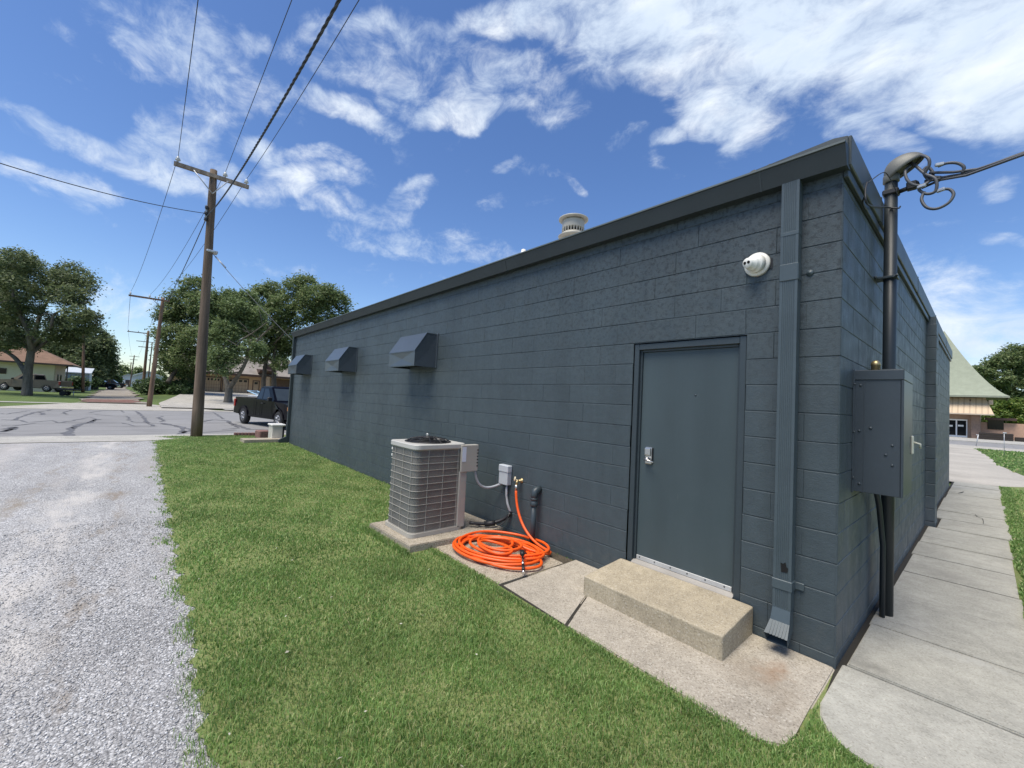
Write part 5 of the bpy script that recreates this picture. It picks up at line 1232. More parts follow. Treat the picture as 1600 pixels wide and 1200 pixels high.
# right hand side trees behind the green roofed building
D = 64; B_ = atd(1572, 690, D); B_[2] = .05
tree('ornamental_tree', 'small bright green tree in the planter of the tan building', B_, [([B_, *A(D, (1568, 675, 0), (1560, 664, 0))], [.2, .16, .12])], [(A(D, (1562, 668, 0), (1545, 655, 0), (1535, 645, 0)), .12, .05), (A(D, (1564, 668, 0), (1585, 655, 0), (1598, 645, 0)), .12, .05)],
     blobs_at([(1575, 640, 15, 0), (1592, 636, 16, 1), (1558, 650, 13, 0), (1545, 655, 9, -1), (1580, 655, 13, 0), (1605, 648, 16, 0), (1566, 632, 10, 1), (1550, 640, 9, 1), (1595, 660, 10, -1)], D), 11000, .2, LEAFB, M_BARKD, .5, 9)
D = 95; B_ = atd(1590, 672, D); B_[2] = 0
tree('shade_tree', 'tall dark tree spreading behind the green swept roof', B_, [([B_, *A(D, (1588, 640, 0), (1584, 600, 0))], [.5, .4, .3])], [(A(D, (1585, 610, 0), (1560, 590, 0), (1535, 580, 0)), .2, .07), (A(D, (1585, 600, 0), (1600, 575, 0), (1610, 555, 0)), .2, .07)],
     blobs_at([(1585, 552, 15, 0), (1570, 562, 14, 0), (1602, 558, 18, 1), (1555, 568, 13, 0), (1538, 578, 11, 0), (1528, 580, 8, 1), (1585, 578, 15, 1), (1560, 590, 15, -1), (1610, 590, 18, 0), (1590, 605, 17, 0), (1565, 610, 15, 1), (1540, 600, 12, 2), (1550, 625, 15, 2), (1575, 630, 15, 0), (1600, 625, 15, 1)], D), 36000, .26, LEAF2, M_BARKD, .8, 10)

# ------------------------------------------------------------------ pickups
def paint(name, base, rough=.28):
    m = Mat(name, base, rough, 0, .07, 0); m.vary(6, .94, 1.06); return m.done()
M_RIM = simple('alloy_rim', (.36, .36, .37), .35, .6, var=.05); M_AMBER = simple('amber_lens', (.6, .22, .05), .2, var=.05); M_RED = simple('red_lens', (.32, .015, .015), .2, var=.05); M_LAMP = simple('clear_lens', (.6, .6, .58), .15, var=.05)
def wheel(e, x, s, R=.39):
    y = s*.86; m = MB()
    m.lathe([(R*.58, -.11), (R*.9, -.115), (R, -.08), (R, .08), (R*.9, .115), (R*.58, .11)], (x, y, R), (0, 1, 0), 24); w = m.build('wheel', M_RUBBER, e)
    m = MB(); yo = s*.09
    m.lathe([(R*.6, 0), (R*.6, .02), (R*.52, .022), (R*.5, .0)], (x, y+yo, R), (0, s, 0), 20)
    for k in range(6):
        a = 2*math.pi*k/6+.3; c_, s_ = math.cos(a), math.sin(a)
        m.tube([(x+c_*R*.1, y+yo+s*.012, R+s_*R*.1), (x+c_*R*.55, y+yo+s*.008, R+s_*R*.55)], .042, 6)
    m.lathe([(R*.17, .0), (R*.16, .03), (R*.08, .04)], (x, y+yo, R), (0, s, 0), 12); m.build('rim', M_RIM, w)
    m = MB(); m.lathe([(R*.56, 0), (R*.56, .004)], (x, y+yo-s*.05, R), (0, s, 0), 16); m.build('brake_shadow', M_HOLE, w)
def pickup(label, loc, rz, mat, group=None, open_bed=True, lift=.0, trim=None):
    """x forward, wheels at +-1.78; extended cab, short bed"""
    e = empty('pickup_truck', loc, rz); tag(e, label, 'pickup truck', group)
    W = .98; wx = 1.78; Ra = .5; zc = .39
    def arch(x): return [(x+Ra*math.cos(a), zc+Ra*math.sin(a)) for a in np.linspace(math.pi, 0, 11)]
    bot = [(-2.86, .62), (-2.84, .5), (-wx-Ra-.02, .46)]+arch(-wx)+[(-wx+Ra+.02, .42), (wx-Ra-.02, .42)]+arch(wx)+[(wx+Ra+.02, .46), (2.72, .46), (2.78, .6)]
    top = [(2.80, .92), (2.72, 1.06), (2.3, 1.14), (1.25, 1.19), (-.62, 1.20), (-.62, 1.26), (-2.84, 1.28), (-2.88, 1.2)]
    poly = bot+top
    m = MB(); bm = bmesh.new()
    def yoff(z): return W-(.05 if z > 1.15 else 0)-(.04 if z < .5 else 0)
    for s in (1, -1):
        vs = [bm.verts.new((x, s*yoff(z), z)) for x, z in poly]; f = bm.faces.new(vs if s > 0 else vs[::-1])
        bmesh.ops.triangulate(bm, faces=[f])
    bm.verts.index_update(); m.add([v.co for v in bm.verts], [[v.index for v in f.verts] for f in bm.faces]); n = len(poly); bm.free()
    F = []
    for i in range(n):
        j = (i+1) % n; x0, x1 = poly[i][0], poly[j][0]
        if open_bed and poly[i] == (-.62, 1.26): continue
        F.append((i, j, j+n, i+n))
    m.f += F; m.sm += [False]*len(F)
    if open_bed:        # hollow bed with rails
        a, b, zr, zf, w, iw = -2.84, -.62, 1.27, .78, .93, .80
        m.add([(a, -w, zr), (b, -w, zr), (b, -iw, zr), (a, -iw, zr), (a, w, zr), (b, w, zr), (b, iw, zr), (a, iw, zr), (a+.07, -iw, zr), (a+.07, iw, zr)], [(0, 1, 2, 3), (7, 6, 5, 4), (3, 8, 9, 7)])
        m.add([(a+.07, -iw, zr), (b, -iw, zr), (b, -iw, zf), (a+.07, -iw, zf), (a+.07, iw, zr), (b, iw, zr), (b, iw, zf), (a+.07, iw, zf)], [(0, 1, 2, 3), (4, 7, 6, 5), (3, 2, 6, 7), (0, 3, 7, 4), (1, 5, 6, 2)])
    o = m.build('body', mat, e)
    # cab: tapered greenhouse
    zb, zt = 1.19, 1.88; b0, b1, t0, t1 = -.62, 1.3, -.5, .52; wb, wt = .92, .74
    m = MB(); V = [(b0, -wb, zb), (b1, -wb, zb), (b1, wb, zb), (b0, wb, zb), (t0, -wt, zt-.06), (t1, -wt, zt-.06), (t1, wt, zt-.06), (t0, wt, zt-.06), (t0+.12, -wt+.12, zt), (t1-.12, -wt+.12, zt), (t1-.12, wt-.12, zt), (t0+.12, wt-.12, zt)]
    m.add(V, [(0, 1, 5, 4), (1, 2, 6, 5), (2, 3, 7, 6), (3, 0, 4, 7), (4, 5, 9, 8), (5, 6, 10, 9), (6, 7, 11, 10), (7, 4, 8, 11), (8, 9, 10, 11)])
    cab = m.build('cab', mat, e)
    def onface(q, u, v, off):      # q: 4 corners (bl, br, tr, tl); bilinear point pushed out along the normal
        a, b, c, d = [Vector(k) for k in q]; nrm = (b-a).cross(d-a).normalized(); p = (a*(1-u)+b*u)*(1-v)+(d*(1-u)+c*u)*v; return p+nrm*off
    def pane(name, q, rect, mt, par, off=.006):
        u0, v0, u1, v1 = rect[:4]; sl = rect[4] if len(rect) > 4 else 0
        P = [onface(q, u0, v0, off), onface(q, u1+sl, v0, off), onface(q, u1, v1, off), onface(q, u0, v1, off)]; mm = MB(); mm.add(P, [(0, 1, 2, 3)]); return mm.build(name, mt, par)
    for s in (-1, 1):
        q = [V[0], V[1], V[5], V[4]] if s < 0 else [V[2], V[3], V[7], V[6]]
        if s < 0:
            pane('side_window', q, (.07, .14, .33, .9), M_GLASS, cab); pane('side_window', q, (.38, .14, .74, .9, .07), M_GLASS, cab)
        else:
            pane('side_window', q, (.67, .14, .93, .9), M_GLASS, cab); pane('side_window', q, (.26, .14, .62, .9), M_GLASS, cab)
    pane('windshield', [V[1], V[2], V[6], V[5]], (.06, .08, .94, .92), M_GLASSR, cab); pane('rear_window', [V[3], V[0], V[4], V[7]], (.1, .2, .9, .85), M_GLASS, cab)
    for s in (-1, 1):
        for x in (-wx, wx): wheel(e, x, s)
        m = MB(); m.box((1.0, s*.95, 1.2), (1.14, s*1.14, 1.38), .03); m.build('mirror', M_BLACK, e)
        m = MB(); m.box((2.55, s*.62, .82), (2.80, s*.96, 1.03), .03, seg=2); hl = m.build('headlight', M_LAMP, e)
        m = MB(); m.box((2.60, s*.965, .84), (2.74, s*.985, 1.0), .004); m.build('turn_signal', M_AMBER, hl)
        m = MB(); m.box((-2.90, s*.86, .82), (-2.76, s*.985, 1.18), .012); m.build('tail_light', M_RED, e)
        m = MB(); m.box((.1, s*.975, 1.06), (.3, s*.995, 1.1), .008); m.build('door_handle', trim or M_BLACK, e)
        for x in (-.6, .02, 1.18): m = MB(); m.box((x-.006, s*.972, .5), (x+.006, s*.985, 1.17)); m.build('door_gap', M_HOLE, e)
    m = MB(); m.box((2.74, -.96, .5), (2.92, .96, .74), .05, seg=2); m.build('front_bumper', M_CHROME, e)
    m = MB(); m.box((-3.02, -.94, .5), (-2.84, .94, .68), .03, seg=2); m.build('rear_bumper', M_CHROME, e)
    m = MB(); m.box((2.76, -.58, .76), (2.815, .58, 1.02), .02); m.build('grille', M_BLACK, e)
    m = MB(); m.box((-2.895, -.80, .72), (-2.878, .80, 1.22), .006); m.box((-2.91, -.12, 1.06), (-2.89, .12, 1.12), .006); m.build('tailgate', mat, e)
    m = MB(); m.box((-2.6, -.7, .36), (2.6, .7, .62)); m.build('chassis', M_BLACK, e)
    return e
M_BLKPAINT = paint('black_car_paint', (.004, .0042, .007), .2); M_TAUPE = paint('taupe_car_paint', (.19, .165, .13), .35); M_DKPAINT = paint('dark_car_paint', (.02, .022, .026), .35)
th = math.radians(12.5); hv = np.array([math.cos(th), math.sin(th)]); lf = np.array([-hv[1], hv[0]])
rw = onz(378.5, 662, -.04)[:2]; ctr = rw+lf*.96+hv*1.78
TRK = np.array([ctr[0], ctr[1], -.04]); pickup('black extended cab pickup truck parked in the street beyond the building corner', TRK, th, M_BLKPAINT)
# blue and white folding ladder rack in its bed
e = empty('folding_ladder', (TRK[0]+float(hv[0]*-1.75), TRK[1]+float(hv[1]*-1.75), .75), th); tag(e, 'pale blue metal ladder leaning up out of the black pickup bed', 'ladder')
m = MB()
for y in (-.45, .0): m.tube([(-1.02, y, .82), (.98, y, .48)], .03, 6)
for k in range(6): t = k/5; m.tube([(-1.0+1.9*t, -.45, .82-.33*t), (-1.0+1.9*t, .0, .82-.33*t)], .024, 6)
m.build('ladder_frame', simple('pale_blue_metal', (.3, .46, .58), .4), e)
m = MB(); m.tube([(-.5, .2, .64), (.2, .35, .78), (.9, .4, .5)], .03, 6); m.tube([(-.6, -.55, .55), (.95, -.6, .6)], .03, 6); m.build('ladder_rail', simple('white_metal', (.7, .74, .77), .4), e)
# taupe pickup on the left lawn
th2 = math.atan2(-.906, -.42); hv = np.array([math.cos(th2), math.sin(th2)]); lf = np.array([-hv[1], hv[0]])
rw = atd(72, 612.5, 45.0); ctr = rw[:2]-lf*.96+hv*1.78
pickup('taupe pickup truck parked on grass behind the big tree by the cream house', (ctr[0], ctr[1], rw[2]), th2, M_TAUPE)
zt_ = rw[2]
c = atd(104, 613, 42.5)
e = empty('utility_cart', (c[0], c[1], 0), math.radians(70)); tag(e, 'small dark utility trailer cart behind the taupe pickup tailgate', 'cart')
m = MB(); m.box((-.6, -.35, .55), (.6, .35, .72), .02); m.tube([(.6, 0, .6), (1.3, 0, .75)], .03, 6); m.build('tray', M_BLACK, e)
for s in (-1, 1): m = MB(); m.lathe([(.12, -.05), (.24, -.06), (.26, 0), (.24, .06), (.12, .05)], (-.1, s*.42, .26), (0, 1, 0), 16); m.build('wheel', M_RUBBER, e)
m = MB(); m.tube([(-.1, -.42, .26), (-.1, .42, .26)], .03, 6); m.tube([(.55, 0, .55), (.55, 0, 0)], .03, 6); m.build('axle', M_GALV, e)
for k, (px, py, D, a, lb) in enumerate(((154, 602.5, 80, 1.4, 'dark pickup parked under the tree left of the alley, nearer one'), (172, 601, 96, 1.45, 'small dark vehicle farther along the left side of the alley'))):
    c = atd(px, py, D); pickup(lb, (c[0], c[1], H(c[0], c[1])), a, M_DKPAINT, 'dark vehicles parked along the alley')
# ------------------------------------------------------------------ things at the far corner of the building
e = empty('planter_box', (-14.95, -.12, -.02)); tag(e, 'white lidded utility box at the far corner of the dark building', 'utility box')
pA, pB = onz(420.5, 687.5), onz(446, 689)
bx0, by0 = -15.25, -.38
e.location = (bx0, by0, -.01)
m = MB(); m.box((0, 0, 0), (.55, .36, .5), .012); m.build('box', simple('box_cream', (.55, .52, .45), .6, var=.12), e)
m = MB(); m.box((-.03, -.03, .5), (.58, .39, .56), .015); m.build('lid', simple('box_lid_white', (.68, .67, .63), .5, var=.08), e)
m = MB(); m.box((-.004, .04, .06), (-.001, .12, .46)); m.box((.552, .30, .02), (.56, .355, .5)); m.build('dark_slot', M_BLACK, e)
e['label'] = 'cream lidded utility box at the far corner of the dark building'
e.name = 'utility_box'
o = flat_poly('concrete_block', [(-14.9, -1.22), (-14.3, -1.2), (-14.35, -.02), (-14.85, -.02)], .1, M_PAD, .16); tag(o, 'pale concrete slab edge on the lawn below the cream utility box', 'slab')
M_RBRICK = simple('red_brick', (.22, .12, .1), .9, var=.35, vs=14, bump=.5)
p0, p1 = onz(365, 680.5), onz(413, 680)
d = (p1-p0); L_ = np.linalg.norm(d); d /= L_
for k in range(9):
    a = p0+d*L_*(k+.5)/9; m = MB(); m.box((a[0]-.1, a[1]-L_/18+.01, -.02), (a[0]+.1, a[1]+L_/18-.01, .1), .012, random.uniform(-.1, .1)); o = m.build('edging_brick', M_RBRICK, None, (a[0], a[1], 0)); tag(o, 'low red edging brick in the row along the lawn by the street', 'brick', 'red bricks edging the lawn')
c = onz(410, 684); m = MB(); m.box((c[0]-.2, c[1]-.18, -.02), (c[0]+.2, c[1]+.18, .26), .03, .2); o = m.build('red_stone', M_RBRICK, None, c); tag(o, 'single reddish stone block beside the cream utility box', 'stone')
# ------------------------------------------------------------------ houses
def siding(name, base, per=.2):
    m = Mat(name, base, .7, 0, .3); w = m.n('ShaderNodeTexWave', wave_type='BANDS', bands_direction='Z', wave_profile='SAW'); w.inputs['Scale'].default_value = .314/per; m.l(m.co(), w.inputs['Vector'])
    m.vary(.8, .93, 1.06); m.bump(w.outputs[1], .6, .03); return m.done()
def shingle(name, base):
    m = Mat(name, base, .95, 0, .2); m.vary(1.2, .82, 1.15, .3, .7, 6); m.vary(14, .8, 1.2, .3, .7, 4, (1, 1, 3)); m.bump(m.noise(10, 4), .4, .03); return m.done()
def winbox(par, name, a, b, frame, glass, fw=.07, out=(1, 0, 0)):
    """a, b: opposite corners on a wall plane facing +x or +-y (thin axis is the one of 'out')"""
    ax = 0 if out[0] else 1; sg = out[ax]; o = list(a); p = list(b)
    o[ax] = a[ax]; p[ax] = a[ax]+sg*.05; m = MB(); m.box(tuple(min(i, j) for i, j in zip(o, p)), tuple(max(i, j) for i, j in zip(o, p)), .008); f = m.build(name, frame, par)
    h = 1-ax; q0, q1 = list(a), list(b); lo, hi = sorted((a[h], b[h])); zl, zh = sorted((a[2], b[2]))
    q0[h], q1[h], q0[2], q1[2] = lo+fw, hi-fw, zl+fw, zh-fw; q0[ax] = a[ax]+sg*.04; q1[ax] = a[ax]+sg*.056
    m = MB(); m.box(tuple(min(i, j) for i, j in zip(q0, q1)), tuple(max(i, j) for i, j in zip(q0, q1))); m.build('pane', glass, f); return f
# cream house on the left
X0 = -80; yc = onx(84, 590, X0)[1]; ze = onx(60, 568, X0)[2]
hl_ = empty('cream_house', (X0, yc, 0)); tag(hl_, 'cream sided house with brown shingle hip roof behind the taupe pickup', 'house')
M_CREAM = siding('cream_siding', (.62, .57, .42)); M_BRSH = shingle('brown_shingle', (.21, .135, .095)); M_DKTRIM = simple('dark_trim', (.05, .035, .03), .6)
hh = ze+.1
m = MB(); m.box((-9, -16, -.2), (0, 0, hh)); m.build('wall', M_CREAM, hl_)
m = MB(); m.box((-9.0, .002, -.2), (-.01, .12, hh-.02)); m.build('porch_wall', simple('porch_beige', (.4, .34, .25), .7), hl_)
ov = .9; rz_ = 2.9; c0 = [(ov, -17, hh), (ov, ov+.8, hh), (-9-ov, ov+.8, hh), (-9-ov, -17, hh)]; r0, r1 = (-4.5, -12.5, hh+rz_), (-4.5, -3.6, hh+rz_)
m = MB(); m.add(c0+[r0, r1], [(0, 1, 5, 4), (1, 2, 5), (2, 3, 4, 5), (3, 0, 4), (3, 2, 1, 0)]); m.build('roof', M_BRSH, hl_)
m = MB(); m.box((ov-.02, -17, hh-.2), (ov+.04, ov+.8, hh-.004)); m.box((-9-ov, ov+.78, hh-.2), (ov-.03, ov+.84, hh-.004)); m.build('fascia', M_DKTRIM, hl_)
wA, wB = onx(0, 576, X0)-[X0, yc, 0], onx(10, 583, X0)-[X0, yc, 0]
winbox(hl_, 'window', (0, wA[1]-1.2, wB[2]-.1), (0, wB[1], wA[2]+.1), M_DKTRIM, M_GLASS)
for yy in (-1.6, -4.2):
    winbox(hl_, 'porch_door', (yy-1.0, .122, 0), (yy, .122, 2.3), M_DKTRIM, M_GLASS, .1, (0, 1, 0))
m = MB(); m.tube([(.5, 1.2, 0), (.5, 1.2, hh)], .07, 8); m.build('porch_post', M_DKTRIM, hl_)
# tin shed
X0 = -96; a, b = onx(103, 577, X0), onx(141, 577, X0); bz = H(X0, a[1])
sh = empty('tin_shed', (X0, (a[1]+b[1])/2, bz)); tag(sh, 'pale blue grey corrugated tin shed between the cream house and the alley', 'shed'); w = (b[1]-a[1])/2; hh = a[2]-bz-.5
M_TIN = Mat('corrugated_tin', (.36, .42, .46), .5, .3); wv = M_TIN.n('ShaderNodeTexWave', wave_type='BANDS', bands_direction='Y'); wv.inputs['Scale'].default_value = 1.6; M_TIN.l(M_TIN.co(), wv.inputs['Vector']); M_TIN.bump(wv.outputs[1], .8, .05); M_TIN.vary(1, .9, 1.1); M_TIN = M_TIN.done()
m = MB(); m.box((-4, -w, -.3), (0, w, hh)); m.build('wall', M_TIN, sh); m = MB(); m.prism([(.3, hh-.02), (.3, hh+.12), (-4.3, hh+1.0), (-4.3, hh+.86)], 1, -w-.2, w+.2); m.build('roof', simple('pale_tin_roof', (.5, .54, .57), .5), sh)
# white barn at the end of the alley
X0 = -128; a, b, pk = onx(209, 590, X0), onx(253, 590, X0), onx(231, 581, X0); bz = H(X0, a[1]); ez = onx(209, 586.5, X0)[2]
bn = empty('white_barn', (X0, (a[1]+b[1])/2, bz)); tag(bn, 'white metal barn with shallow gable and roll door far down the alley', 'barn'); w = (b[1]-a[1])/2; eh = ez-bz; ph = pk[2]-bz
M_BARN = simple('white_steel_siding', (.58, .6, .62), .5, var=.06)
m = MB(); m.prism([(-w, -.4), (w, -.4), (w, eh), (0, ph), (-w, eh)], 0, -14, 0); m.build('wall', M_BARN, bn)
m = MB(); m.prism([(-w-.2, eh-.1), (0, ph+.02), (w+.2, eh-.1), (w+.2, eh+.1), (0, ph+.25), (-w-.2, eh+.1)], 0, -14.2, .3); m.build('roof', simple('white_roof', (.6, .63, .66), .5, var=.05), bn)
m = MB(); m.box((0, -w*.6, -.1), (.05, w*.1, eh*.8), .01); m.build('roller_door', simple('roller_grey', (.42, .45, .48), .5), bn)
m = MB(); m.box((0, w*.3, .0), (.05, w*.52, eh*.62), .01); m.build('door', M_DKTRIM, bn)
X0 = -165; a, b = onx(192, 590, X0), onx(209, 590, X0); bz = H(X0, a[1])
s2 = empty('small_shed', (X0, (a[1]+b[1])/2, bz)); tag(s2, 'small pale shed left of the white barn at the end of the alley', 'shed'); w = (b[1]-a[1])/2; eh = onx(200, 589, X0)[2]-bz
m = MB(); m.prism([(-w, -.5), (w, -.5), (w, eh), (0, eh+.7), (-w, eh)], 0, -6, 0); m.build('wall', M_BARN, s2); m = MB(); m.prism([(-w-.3, eh-.1), (0, eh+.65), (w+.3, eh-.1), (w+.3, eh+.1), (0, eh+.95), (-w-.3, eh+.1)], 0, -6.3, .3); m.build('roof', simple('grey_shed_roof', (.3, .33, .36), .6), s2); m = MB(); m.box((0, -w*.5, 0), (.05, w*.5, eh*.7)); m.build('door', M_DKTRIM, s2)
# tan house on the right of the alley
X0 = -74; gz = H(X0, 4.0)+.06
hr = empty('tan_house', (X0, 4, gz)); tag(hr, 'long tan house with brown garage doors and low grey shingle roof behind the trees', 'house')
M_TAN = siding('tan_stucco', (.5, .34, .2), 1.2); M_GSH = shingle('grey_brown_shingle', (.26, .235, .21)); M_GAR = simple('garage_tan', (.42, .31, .2), .65, var=.08); M_BRTRIM = simple('brown_trim', (.07, .04, .03), .7)
L = lambda px, py: onx(px, py, X0)-np.array([X0, 4, gz])
ya, yb = L(268, 600)[1], L(470, 600)[1]+3; eh = L(385, 586)[2]; 
m = MB(); m.box((-9, ya, -.6), (0, yb, eh)); m.build('wall', M_TAN, hr)
rt = L(340, 563)[2]+1.1
m = MB(); m.prism([(1.0, eh-.05), (1.0, eh+.12), (-4.5, rt+.12), (-10.0, eh+.12), (-10.0, eh-.05), (-4.5, rt-.1)], 1, ya-.8, yb+.8); rof = m.build('roof', M_GSH, hr)
m = MB(); m.box((1.0, ya-.8, eh-.22), (1.06, yb+.8, eh+.1)); m.build('fascia', M_BRTRIM, hr)
for (p0_, p1_) in ((315, 345.5), (346.8, 388.5)):
    y0_, y1_ = L(p0_, 600)[1], L(p1_, 600)[1]; dh = L(345, 590.5)[2]
    m = MB(); m.box((0, y0_-.0, -.1), (.07, y0_+.1, dh+.12)); m.box((0, y1_-.1, -.1), (.07, y1_, dh+.12)); m.box((0, y0_+.1, dh), (.07, y1_-.1, dh+.12)); fr_ = m.build('garage_frame', M_BRTRIM, hr)
    m = MB(); m.box((0, y0_+.1, -.1), (.04, y1_-.1, dh)); gd = m.build('garage_door', M_GAR, hr)
    m = MB()
    for q in (.28, .52): m.box((.04, y0_+.1, dh*q), (.045, y1_-.1, dh*q+.02))
    nn = 8
    for k in range(1, nn): m.box((.04, y0_+(y1_-y0_)*k/nn-.012, 0), (.045, y0_+(y1_-y0_)*k/nn+.012, dh*.74))
    m.build('door_groove', M_BRTRIM, gd)
    for k in range(5):
        w_ = (y1_-y0_-.3)/5; yy = y0_+.15+w_*k; m = MB(); m.box((.04, yy+.1, dh*.79), (.05, yy+w_-.1, dh*.95)); m.build('door_window', M_GLASS, gd)
y0_, y1_ = L(394.5, 600)[1], L(405.5, 600)[1]; dh = L(400, 594.5)[2]
m = MB(); m.box((0, y0_, -.1), (.06, y1_, dh), .01); fr_ = m.build('door_frame', M_BRTRIM, hr); m = MB(); m.box((.05, y0_+.12, 0), (.09, y1_-.12, dh-.12)); dd = m.build('door', M_GAR, hr); m = MB(); m.box((.09, y0_+.25, dh*.7), (.1, y1_-.25, dh-.25)); m.build('door_window', M_GLASS, dd)
y0_, y1_ = L(413, 600)[1], L(423, 600)[1]
m = MB(); m.box((.01, y0_, -.2), (1.2, y0_+.5, eh-.06)); m.build('porch_pier', simple('tan_pier', (.42, .3, .19), .8), hr)
m = MB(); m.tube([(.8, y1_, -.1), (.8, y1_, eh-.05)], .12, 8); m.build('porch_post', simple('tan_post', (.45, .34, .24), .7), hr)
m = MB(); m.box((.0, y1_+.3, -.1), (.03, yb, eh-.3)); m.build('wood_panelling', simple('brown_panelling', (.12, .065, .035), .7, var=.25, vs=3), hr)
m = MB(); yy = L(402, 580)[1]; m.prism([(.2, eh+.2), (2.2, eh+.75), (2.2, eh+.9), (-2.5, eh+1.25)], 1, yy, yy+2.2); m.build('porch_gable', M_BRTRIM, hr)
m = MB(); yy = L(416, 570)[1]; m.box((-1.6, yy, eh+.9), (-.4, yy+1.1, eh+2.1), .05); ac2 = m.build('roof_cooler', M_OFFWHITE, hr); m = MB(); m.box((-.4, yy+.15, eh+1.1), (-.38, yy+.95, eh+1.9)); m.build('cooler_grille', M_BRTRIM, ac2)
m = MB(); yy = L(392, 577)[1]; m.tube([(-1.0, yy, eh+.5), (-1.0, yy, eh+1.3)], .09, 8); m.build('vent_pipe', M_BRTRIM, hr)

# ------------------------------------------------------------------ tan building with the swept green roof, far right
Y0 = 75.0; Lr = lambda px, py: ony(px, py, Y0)-np.array([0, Y0, 0])
br = empty('tan_building', (0, Y0, 0)); tag(br, 'tan brick building with swept pale green roof and ribbed awning across the road', 'building')
M_TBR = simple('tan_brick', (.33, .235, .175), .85, var=.15, vs=6, bump=.3); M_PINK = simple('pink_tan_block', (.47, .3, .21), .85, var=.1)
M_GROOF = Mat('green_roof_shingle', (.27, .295, .22), .85); M_GROOF.vary(2, .92, 1.08); M_GROOF.vary(30, .85, 1.15, .3, .7, 3); M_GROOF = M_GROOF.done()
xw = Lr(1531, 670)[0]; ze = Lr(1560, 621)[2]; xt = Lr(1577, 619)[0]
m = MB(); m.box((-22, .4, -.1), (xw, 16, ze-.05)); m.build('wall', M_TBR, br)
m = MB(); x0_, x1_ = Lr(1517.5, 670)[0], Lr(1531, 670)[0]; m.box((x0_, -.3, -.1), (x1_+.05, .42, Lr(1520, 648)[2]+.1), .02); m.build('corner_pier', simple('brown_brick', (.26, .18, .14), .9, var=.2, vs=8), br)
# swept roof: concave pyramid
n = 14; hw = 5.75; cx_, cy_ = xt-hw, 1.0+hw-2.2; V = []; F = []
pk = ze+9.2
def prof(t): return ze+.12+(pk-ze)*(t**1.38)
rings = []
for i in range(n+1):
    t = i/n; s_ = hw*(1-t)+.05; ring = []
    for a, b in ((-1, -1), (1, -1), (1, 1), (-1, 1)): V.append((cx_+a*s_, cy_+b*s_, prof(t)))
for i in range(n):
    for k in range(4): F.append((i*4+k, i*4+(k+1) % 4, (i+1)*4+(k+1) % 4, (i+1)*4+k))
m = MB(); m.add(V, F); m.add([(cx_-hw, cy_-hw, ze+.11), (cx_+hw, cy_-hw, ze+.11), (cx_+hw, cy_+hw, ze+.11), (cx_-hw, cy_+hw, ze+.11)], [(0, 3, 2, 1)]); m.build('swept_roof', M_GROOF, br)
m = MB(); f0 = cy_-hw; m.box((cx_-hw, f0-.03, ze-.05), (cx_+hw+.03, f0+.06, ze+.16)); m.box((cx_+hw-.05, f0+.06, ze-.05), (cx_+hw+.03, cy_+hw, ze+.16)); m.build('roof_edge', simple('pale_green_edge', (.3, .32, .24), .7), br)
# awning
yA = -1.6; at_, ab = Lr(1540, 622), Lr(1553, 648)
M_AWN = Mat('ribbed_awning', (.55, .42, .28), .6); wv = M_AWN.n('ShaderNodeTexWave', wave_type='BANDS', bands_direction='X'); wv.inputs['Scale'].default_value = .62; M_AWN.l(M_AWN.co(), wv.inputs['Vector']); M_AWN.colour = M_AWN.mixc(M_AWN.rng(wv.outputs[1], .75, .95), (.55, .42, .28), (.4, .3, .2)); M_AWN.bump(wv.outputs[1], .6, .05); M_AWN = M_AWN.done()
m = MB(); z0_, z1_ = ab[2], ze-.06; xA, xB = at_[0], ab[0]
V = [(-22, .35, z1_), (xA, .35, z1_), (xB, yA, z0_), (-22, yA, z0_), (xB, .38, z0_), (xA, .38, z1_), (-22, .38, z0_)]
m.add(V, [(0, 3, 2, 1), (1, 2, 4, 5), (3, 6, 4, 2)]); m.build('awning', M_AWN, br)
m = MB(); m.box((-22, yA-.04, z0_-.12), (xB+.03, yA+.04, z0_+.03)); m.build('awning_edge', simple('awning_edge', (.5, .42, .32), .6), br)
m = MB(); m.box((Lr(1486, 655)[0]-2.2, .3, .06), (Lr(1511.5, 655)[0], .40, Lr(1500, 655)[2]), .01); dfr = m.build('door_frame', simple('white_door_frame', (.75, .76, .76), .45, var=.03), br)
for k, (pa, pb) in enumerate(((1478, 1493), (1495.5, 1509.5))):
    m = MB(); m.box((Lr(pa, 660)[0], .28, .3), (Lr(pb, 660)[0], .31, Lr(1500, 657)[2]), .005); gl = m.build('glass_door', M_GLASS, dfr)
    m = MB(); c0_ = Lr((pa+pb)/2-1, 665.5)
    m.box((c0_[0]-.28, .27, c0_[2]-.08), (c0_[0]+.22, .279, c0_[2]+.14)); m.build('paper_notice', simple('paper_white', (.7, .72, .72), .7, var=.04), gl)
m = MB(); m.box((x1_+.05, 1.5, -.1), (16, 2.0, Lr(1590, 662)[2])); m.build('side_wall', M_PINK, br)
m = MB(); a_, b_ = Lr(1543, 655), Lr(1553, 671); m.box((a_[0], 1.4, b_[2]), (b_[0]+.8, 1.5, a_[2])); m.build('window', M_GLASS, br)
m = MB(); m.box((x1_+.4, .9, Lr(1540, 652)[2]-.3), (x1_+3, 1.6, Lr(1540, 652)[2]), .02); m.build('eave', M_BRTRIM, br)
m = MB(); c0_ = Lr(1549, 626); m.box((c0_[0]-.25, .2, c0_[2]-.5), (c0_[0]+.15, .6, c0_[2]+.1), .05); m.build('flood_lamp', simple('cream_lamp', (.62, .5, .38), .5), br)
m = MB(); c0_ = Lr(1516, 625); m.box((c0_[0]-.06, -.1, c0_[2]-.22), (c0_[0]+.06, .02, c0_[2]+.05)); m.build('gutter_outlet', M_BRTRIM, br)
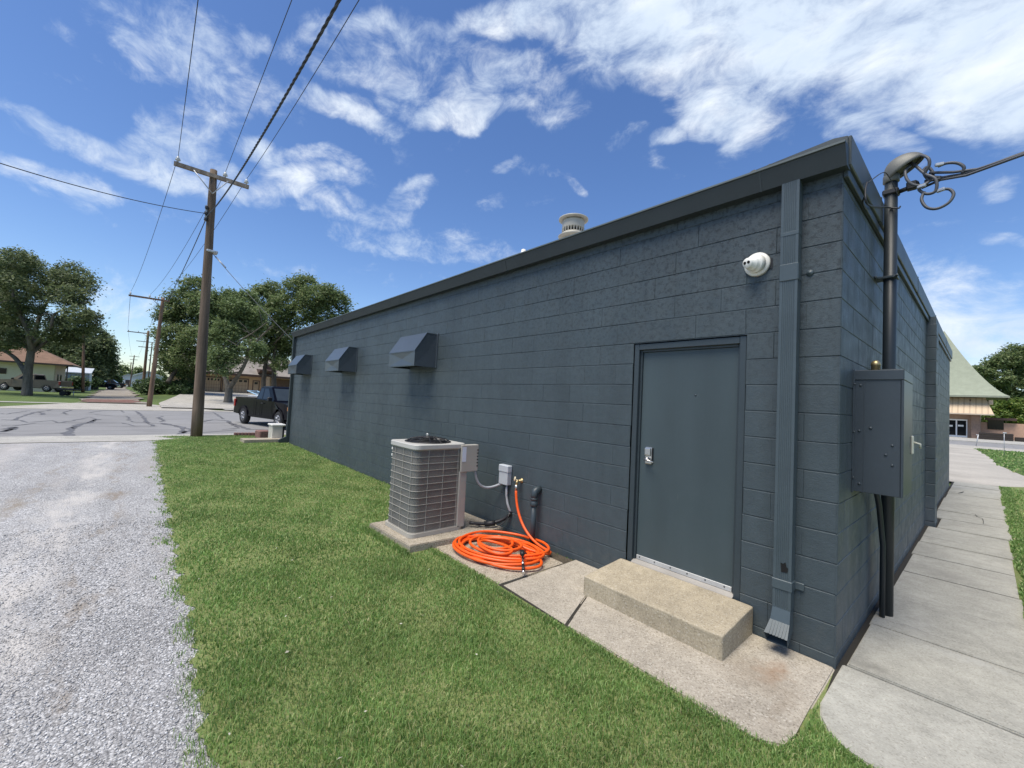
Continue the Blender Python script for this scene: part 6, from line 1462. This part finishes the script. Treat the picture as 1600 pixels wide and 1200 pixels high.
xa_, xb_ = Lr(1530, 684)[0], Lr(1582, 684)[0]
e = empty('timber_planter', (float(xa_), Y0-3.2, .06)); tag(e, 'long dark timber planter below the small bright green tree', 'planter')
m = MB()
for k in range(3): m.box((0, 0, .28*k), (xb_-xa_, .22, .28*k+.26), .02); m.box((0, .22, .28*k), (.22, 2.2, .28*k+.26), .02); m.box((xb_-xa_-.22, .22, .28*k), (xb_-xa_, 2.2, .28*k+.26), .02)
m.build('timber', simple('dark_timber', (.03, .024, .02), .85, var=.3, vs=8), e)
m = MB(); m.box((.22, .22, .0), (xb_-xa_-.22, 2.2, .7)); m.build('soil', M_SOIL, e)
m = MB(); xs_ = Lr(1584, 684)[0]; m.box((xs_, Y0-2.6, .06), (xs_+12, Y0-2.3, .55), .03); o = m.build('planter_edge', simple('dark_timber_edge', (.03, .024, .02), .85, var=.3, vs=8), None, (xs_, Y0-2.6, 0)); tag(o, 'low dark timber edging to the right of the long planter', 'edging')
for k, (px, py, hgt, lb) in enumerate(((1525, 697, .9, 'thin grey marker stake leaning at the near edge of the road'), (1569, 712, 1.3, 'thin pale wire stake standing in the grass beyond the gravel'))):
    c = onz(px, py); m = MB(); m.tube([(c[0], c[1], -.05), (c[0]+(.12 if k == 0 else 0), c[1], hgt)], .035 if k == 0 else .015, 6); m.box((c[0]+.05*(k == 0)-.05, c[1]-.02, hgt-.02), (c[0]+.05*(k == 0)+.1, c[1]+.02, hgt+.05), .01)
    o = m.build('marker_stake', M_GALV, None, (c[0], c[1], 0)); tag(o, lb, 'stake')
# bits of leaf litter and grit
def litter():
    n = 170; V = []; F = []; k = 0
    for i in range(n):
        if i < 90: x, y, z = random.uniform(-2.2, -.05), random.uniform(-1.02, -.62), .024
        elif i < 140: x, y, z = random.uniform(.06, .9), random.uniform(-.6, 5), .02
        else: x, y, z = random.uniform(-5, .5), random.uniform(-3.2, -1.3), .035
        if i < 90: z = .006+max(0, (y+1.1))*.018*min(1, max(0, -x*2))+.002
        s = random.uniform(.002, .006) if i < 140 else random.uniform(.008, .016); a = random.uniform(0, 6.28); c_, s_ = math.cos(a)*s, math.sin(a)*s
        V += [(x+c_, y+s_, z), (x-s_*.5, y+c_*.5, z+s*.4), (x-c_, y-s_, z+.001), (x+s_*.5, y-c_*.5, z)]; F.append((k, k+1, k+2, k+3)); k += 4
    o = np_mesh('leaf_litter', np.array(V), np.array(F), foliage('dry_bits', (.3, .28, .22), (.5, .47, .38), (.6, .58, .5), .1)); tag(o, 'scattered pale bits of dry leaf and grit on the slabs and lawn', 'litter', kind='stuff')
litter()
